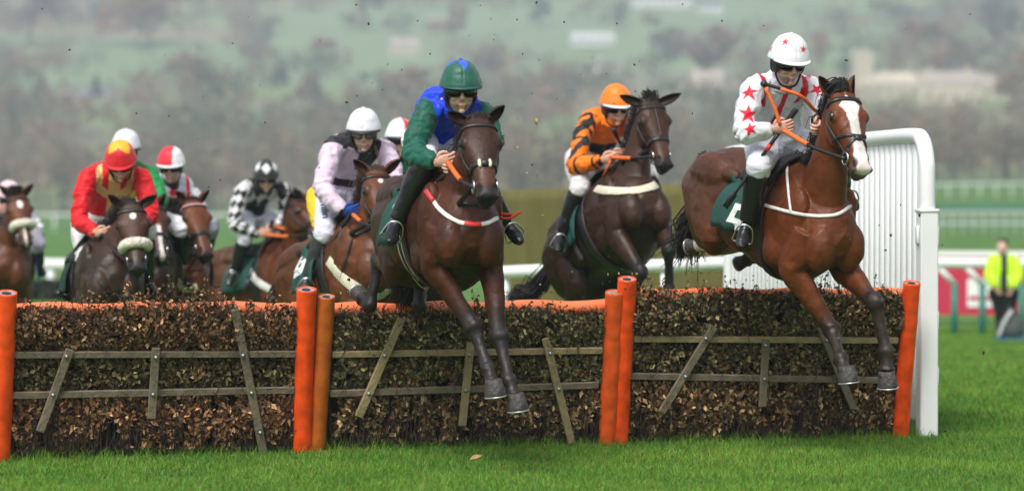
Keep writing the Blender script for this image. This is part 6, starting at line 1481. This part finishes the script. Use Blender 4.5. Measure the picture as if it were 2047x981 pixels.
# ---- ninth: dark horse behind the red jockey, jockey in green ------------------------------------
def face9(t, x, d): return (1 - smooth(.012, .02, np.abs(x - .01))) * smooth(.4, .5, t)
H9 = horse(dict(W=(288, 452, 25.3), yaw=8, pitch=8, poll=(304, 412, 24.75), nose=(322, 520), hyaw=14, earR=(290, 385), earL=(330, 386), seed=29, coat=(0.0324, 0.0155, 0.0078), legs=gallop, voxel=.011, blaze=face9, headcol=(0.0577, 0.0191, 0.0078), mane=.5, tail=lambda T: [T(-1.25, 0, -.15), T(-1.4, 0, -.4), T(-1.5, 0, -.7)], label="dark horse squeezed between the red-silked jockey's mount and the bright bay"))
bridle(H9, 'plain'); tackset(H9)
J9 = jockJ(H9, 25, head=(252, 303), shR=(205, 345), shL=(300, 345), elR=(195, 400), elL=(322, 400), pel=(265, 440))
R9 = person(dict(J=J9, face=(.25, -1, -.2), seed=101, silk=lambda c: mix(colfill(c, (.008, .22, .05)), (.72, .5, .03), ((c['up'] < -.18) & (c['up'] > -.26) & ~c['arm']).astype(float)), cap=lambda c: colfill(c, (.68, .70, .75)), hands=dict(R=GRIPR, L=GRIPL), size=1.04, jvoxel=.009, voxel=.007, button=PLW("white_button4", (.8, .8, .8)), hipL=H9['L'], label="jockey in green silks and a white cap, mostly hidden behind the jockey in red"))

# ---- tenth: bay at the left edge with sheepskin noseband ----------------------------------------
def blaze10(t, x, d): return np.maximum((1 - smooth(.02, .027, np.hypot((t - .24) * .30, x))), (1 - smooth(.006, .012, np.abs(x))) * smooth(.55, .62, t))
H10 = horse(dict(W=(10, 452, 29.8), yaw=10, pitch=5, poll=(34, 391, 29.2), nose=(53, 492), hyaw=14, hroll=-2, earR=(-2, 370), earL=(66, 367), seed=33, coat=(0.0973, 0.0299, 0.0087), legs=gallop, voxel=.011, blaze=blaze10, muzzle=(.03, .022, .022), muzzle_at=.88, mane=.4, tail=lambda T: [T(-1.25, 0, -.15), T(-1.4, 0, -.4), T(-1.5, 0, -.7)], label="bay horse with white face marking and cream sheepskin noseband at the left edge"))
bridle(H10, 'sheep'); tackset(H10); T = H10['T']
J10 = jockJ(H10, 29, head=(18, 398), shR=(-15, 425), shL=(55, 432), elL=(78, 490), wrL=(52, 500), pel=(10, 455))
person(dict(J=J10, face=(.1, -1, -.2), seed=111, silk=lambda c: colfill(c, (.40, .38, .46)), cap=lambda c: colfill(c, (.78, .55, .62)), hands=dict(R=GRIPR, L=GRIPL), size=1.02, jvoxel=.009, voxel=.008, button=PLW("pink_button", (.78, .55, .62)), hipL=H10['L'], label="jockey with a pale pink cap and grey sleeve behind the leftmost horse's head"))
reins(H10, -1, J10['wrR'] + Vector((.0, -.06, 0)), .0, .02); reins(H10, 1, J10['wrL'] + Vector((0, -.06, 0)), .6, .0)
Geo().add(*beam(T(.05, .30, -.28), T(.12, .33, -.62), H10['F'], .05, .006, .002)).build("blue_flap", mat("blue_cloth", (.03, .07, .45), .7), H10['body'])

# ------------------------------------------------------------------ steward at the right
def Q(x, y, dd=0): return P(x, y, 46.0 + dd)
JS = dict(head=Q(2004, 494), shR=Q(1985, 519), shL=Q(2026, 520), elR=Q(1979, 548, -.1), elL=Q(2034, 550, -.1), wrR=Q(1990, 574, -.25), wrL=Q(2024, 576, -.25), pel=Q(2006, 578), knR=Q(1998, 616), knL=Q(2018, 616), anR=Q(1996, 652), anL=Q(2022, 652), toR=Q(1992, 655, -.18), toL=Q(2026, 655, -.18))
def silkS(c): return mix(mix(colfill(c, (.50, .85, .02)), (.012, .014, .02), ((np.abs(c['lat']) < .05) & ~c['arm'] & (c['nf'] > 0)).astype(float)), (.6, .6, .6), ((c['up'] < -.3) & (c['up'] > -.34) & ~c['arm'] & (np.abs(c['lat']) > .05)).astype(float))
person(dict(J=JS, face=(-.4, -1, -.1), seed=121, silk=silkS, hands=dict(R=((.3, -.2, -.9), (0, -1, .2), (1, .2, 0)), L=((-.3, -.2, -.9), (0, -1, .2), (-1, .2, 0))), size=1.05, bow=.01, baggy=.03, bbag=.025, breech=(.012, .013, .018), collar=M_harness, cat="steward", group="people watching beyond the rail", jvoxel=.012, voxel=.008, label="steward in a yellow high-visibility jacket and black trousers standing behind the right-hand rail"))
# kit bag on a blue mat at the steward's feet
kb = empty("kit_bag", P(2025, 655, 45.5), "dark grey kit bag slumped on a blue mat beside the steward", "bag")
c_ = P(2022, 632, 45.5); zg = gz(c_.x, c_.y)
v, f = sphere((c_.x, c_.y, zg + .18), (.20, .16, .22), None, 20, 14); v = v + .03 * fbm(v * 6, 3)[:, None]; v[:, 2] = np.maximum(v[:, 2], zg + .03); Geo().add(v, f).build("bag", mat("grey_canvas", (.06, .075, .075), .8, bump=.5, bscale=12), kb)
Geo().add(*tube([(c_.x - .12, c_.y, zg + .36), (c_.x - .02, c_.y - .03, zg + .50), (c_.x + .10, c_.y, zg + .36)], .018, 5, 8)).build("handle", M_leather, kb)
Geo().add(*tube([(c_.x - .22, c_.y - .12, zg + .05), (c_.x - .12, c_.y - .16, zg + .30), (c_.x - .02, c_.y - .16, zg + .46)], .03, 4, 8)).build("tube", mat("pale_tube", (.5, .52, .52), .5), kb)
mt_ = Geo().add(*box((c_.x + .1, c_.y, zg + .012), (.34, .2, .014), None, .006)).build("mat", mat("blue_mat", (.05, .13, .48), .7), None); tag(mt_, "flat blue mat on the grass under the kit bag", "mat")

# ------------------------------------------------------------------ turf and leaves thrown up by the hooves
M_clod = mat("mud_clod", (.045, .032, .02), .95, bump=.6, bscale=60); M_dleaf = mat("dry_leaf", (.38, .25, .10), .7, var=.3, vscale=40)
rd = random.Random(17)
def clod(px, py, d, r, leaf=False):
    p = P(px, py, d); rot = Euler((rd.uniform(0, 6), rd.uniform(0, 6), rd.uniform(0, 6))).to_matrix()
    if leaf:
        a_ = np.array(rot); v = np.array([[0, -1, 0], [.45, -.3, .12], [.5, .3, .15], [0, 1, -.05], [-.5, .3, .15], [-.42, -.3, .1], [0, 0, -.1]]) * r * 1.5
        o = mesh_obj("leaf_scrap", v @ a_ + np.array(list(p)), [[0, 1, 6], [1, 2, 6], [2, 3, 6], [3, 4, 6], [4, 5, 6], [5, 0, 6]], M_dleaf); s_ = o.modifiers.new("t", 'SOLIDIFY'); s_.thickness = .0012
        tag(o, "torn yellow-brown leaf scrap flying through the air", "leaf", "leaf scraps thrown up by the hooves")
    else:
        v, f = sphere((0, 0, 0), (r * rd.uniform(.6, 1.6), r * rd.uniform(.5, 1), r * rd.uniform(.5, 1)), None, 8, 6); v = v * (1 + .4 * vnoise(v / r * 1.3 + rd.uniform(0, 50), 5))[:, None]
        o = mesh_obj("mud_clod", v @ np.array(rot) + np.array(list(p)), f, M_clod); tag(o, "small dark clod of mud flying through the air", "clod", "clods of mud thrown up by the hooves")
for (x, y, r) in ((737, 48, .010), (712, 10, .007), (1128, 45, .010), (1072, 6, .010), (465, 87, .008), (693, 205, .011), (273, 227, .010), (338, 232, .007), (530, 245, .008), (440, 360, .007), (1692, 121, .012), (1443, 42, .007), (1384, 227, .008), (803, 140, .008), (860, 108, .007), (1268, 130, .009), (835, 42, .006), (1007, 272, .007), (1113, 198, .007), (405, 193, .006), (139, 100, .007), (84, 18, .006), (1033, 40, .008), (1078, 120, .007), (1966, 705, .014), (1884, 490, .008), (1770, 500, .012), (1780, 470, .010), (1838, 430, .012), (1757, 450, .010), (1800, 410, .008), (1890, 860, .012), (1700, 480, .009), (150, 860, .008)):
    clod(x, y, rd.uniform(17.8, 19.5), r * .85)
for k in range(70): clod(rd.gauss(1050, 330) % 2040, abs(rd.gauss(190, 170)) + 4, rd.uniform(17.5, 21), rd.uniform(.003, .0065))
for (x, y, r) in ((1072, 243, .016), (1034, 295, .010), (1074, 347, .017), (1053, 346, .010), (1130, 383, .009), (1096, 455, .010), (1085, 430, .008), (1062, 480, .007), (952, 913, .030), (283, 775, .014), (560, 590, .013), (1430, 790, .012)):
    clod(x, y, rd.uniform(17.8, 19.2) if y < 900 else 17.95, r, True)
for k in range(60): clod(rd.uniform(640, 1330), 610 - abs(rd.gauss(0, 60)), rd.uniform(18.6, 19.6), rd.uniform(.005, .011), rd.random() < .7)
for k in range(25): clod(rd.uniform(1350, 1720), 590 - abs(rd.gauss(0, 50)), rd.uniform(18.8, 19.8), rd.uniform(.004, .010), rd.random() < .6)
# ------------------------------------------------------------------ autumn haze
hzv, hzf = box((0, 1290, 150), (1050, 1330, 154))
haze = mesh_obj("haze", hzv, hzf, None, None, False); tag(haze, "thin grey-blue autumn haze over the valley", "haze", kind='stuff')
hm = bpy.data.materials.new("haze_air"); hm.use_nodes = True; hm.node_tree.nodes.clear()
vo = hm.node_tree.nodes.new("ShaderNodeVolumePrincipled"); ho = hm.node_tree.nodes.new("ShaderNodeOutputMaterial")
vo.inputs["Color"].default_value = (0.70, 0.78, 0.92, 1); vo.inputs["Density"].default_value = 0.00058; vo.inputs["Anisotropy"].default_value = 0.1
hm.node_tree.links.new(vo.outputs[0], ho.inputs["Volume"]); haze.data.materials.append(hm)
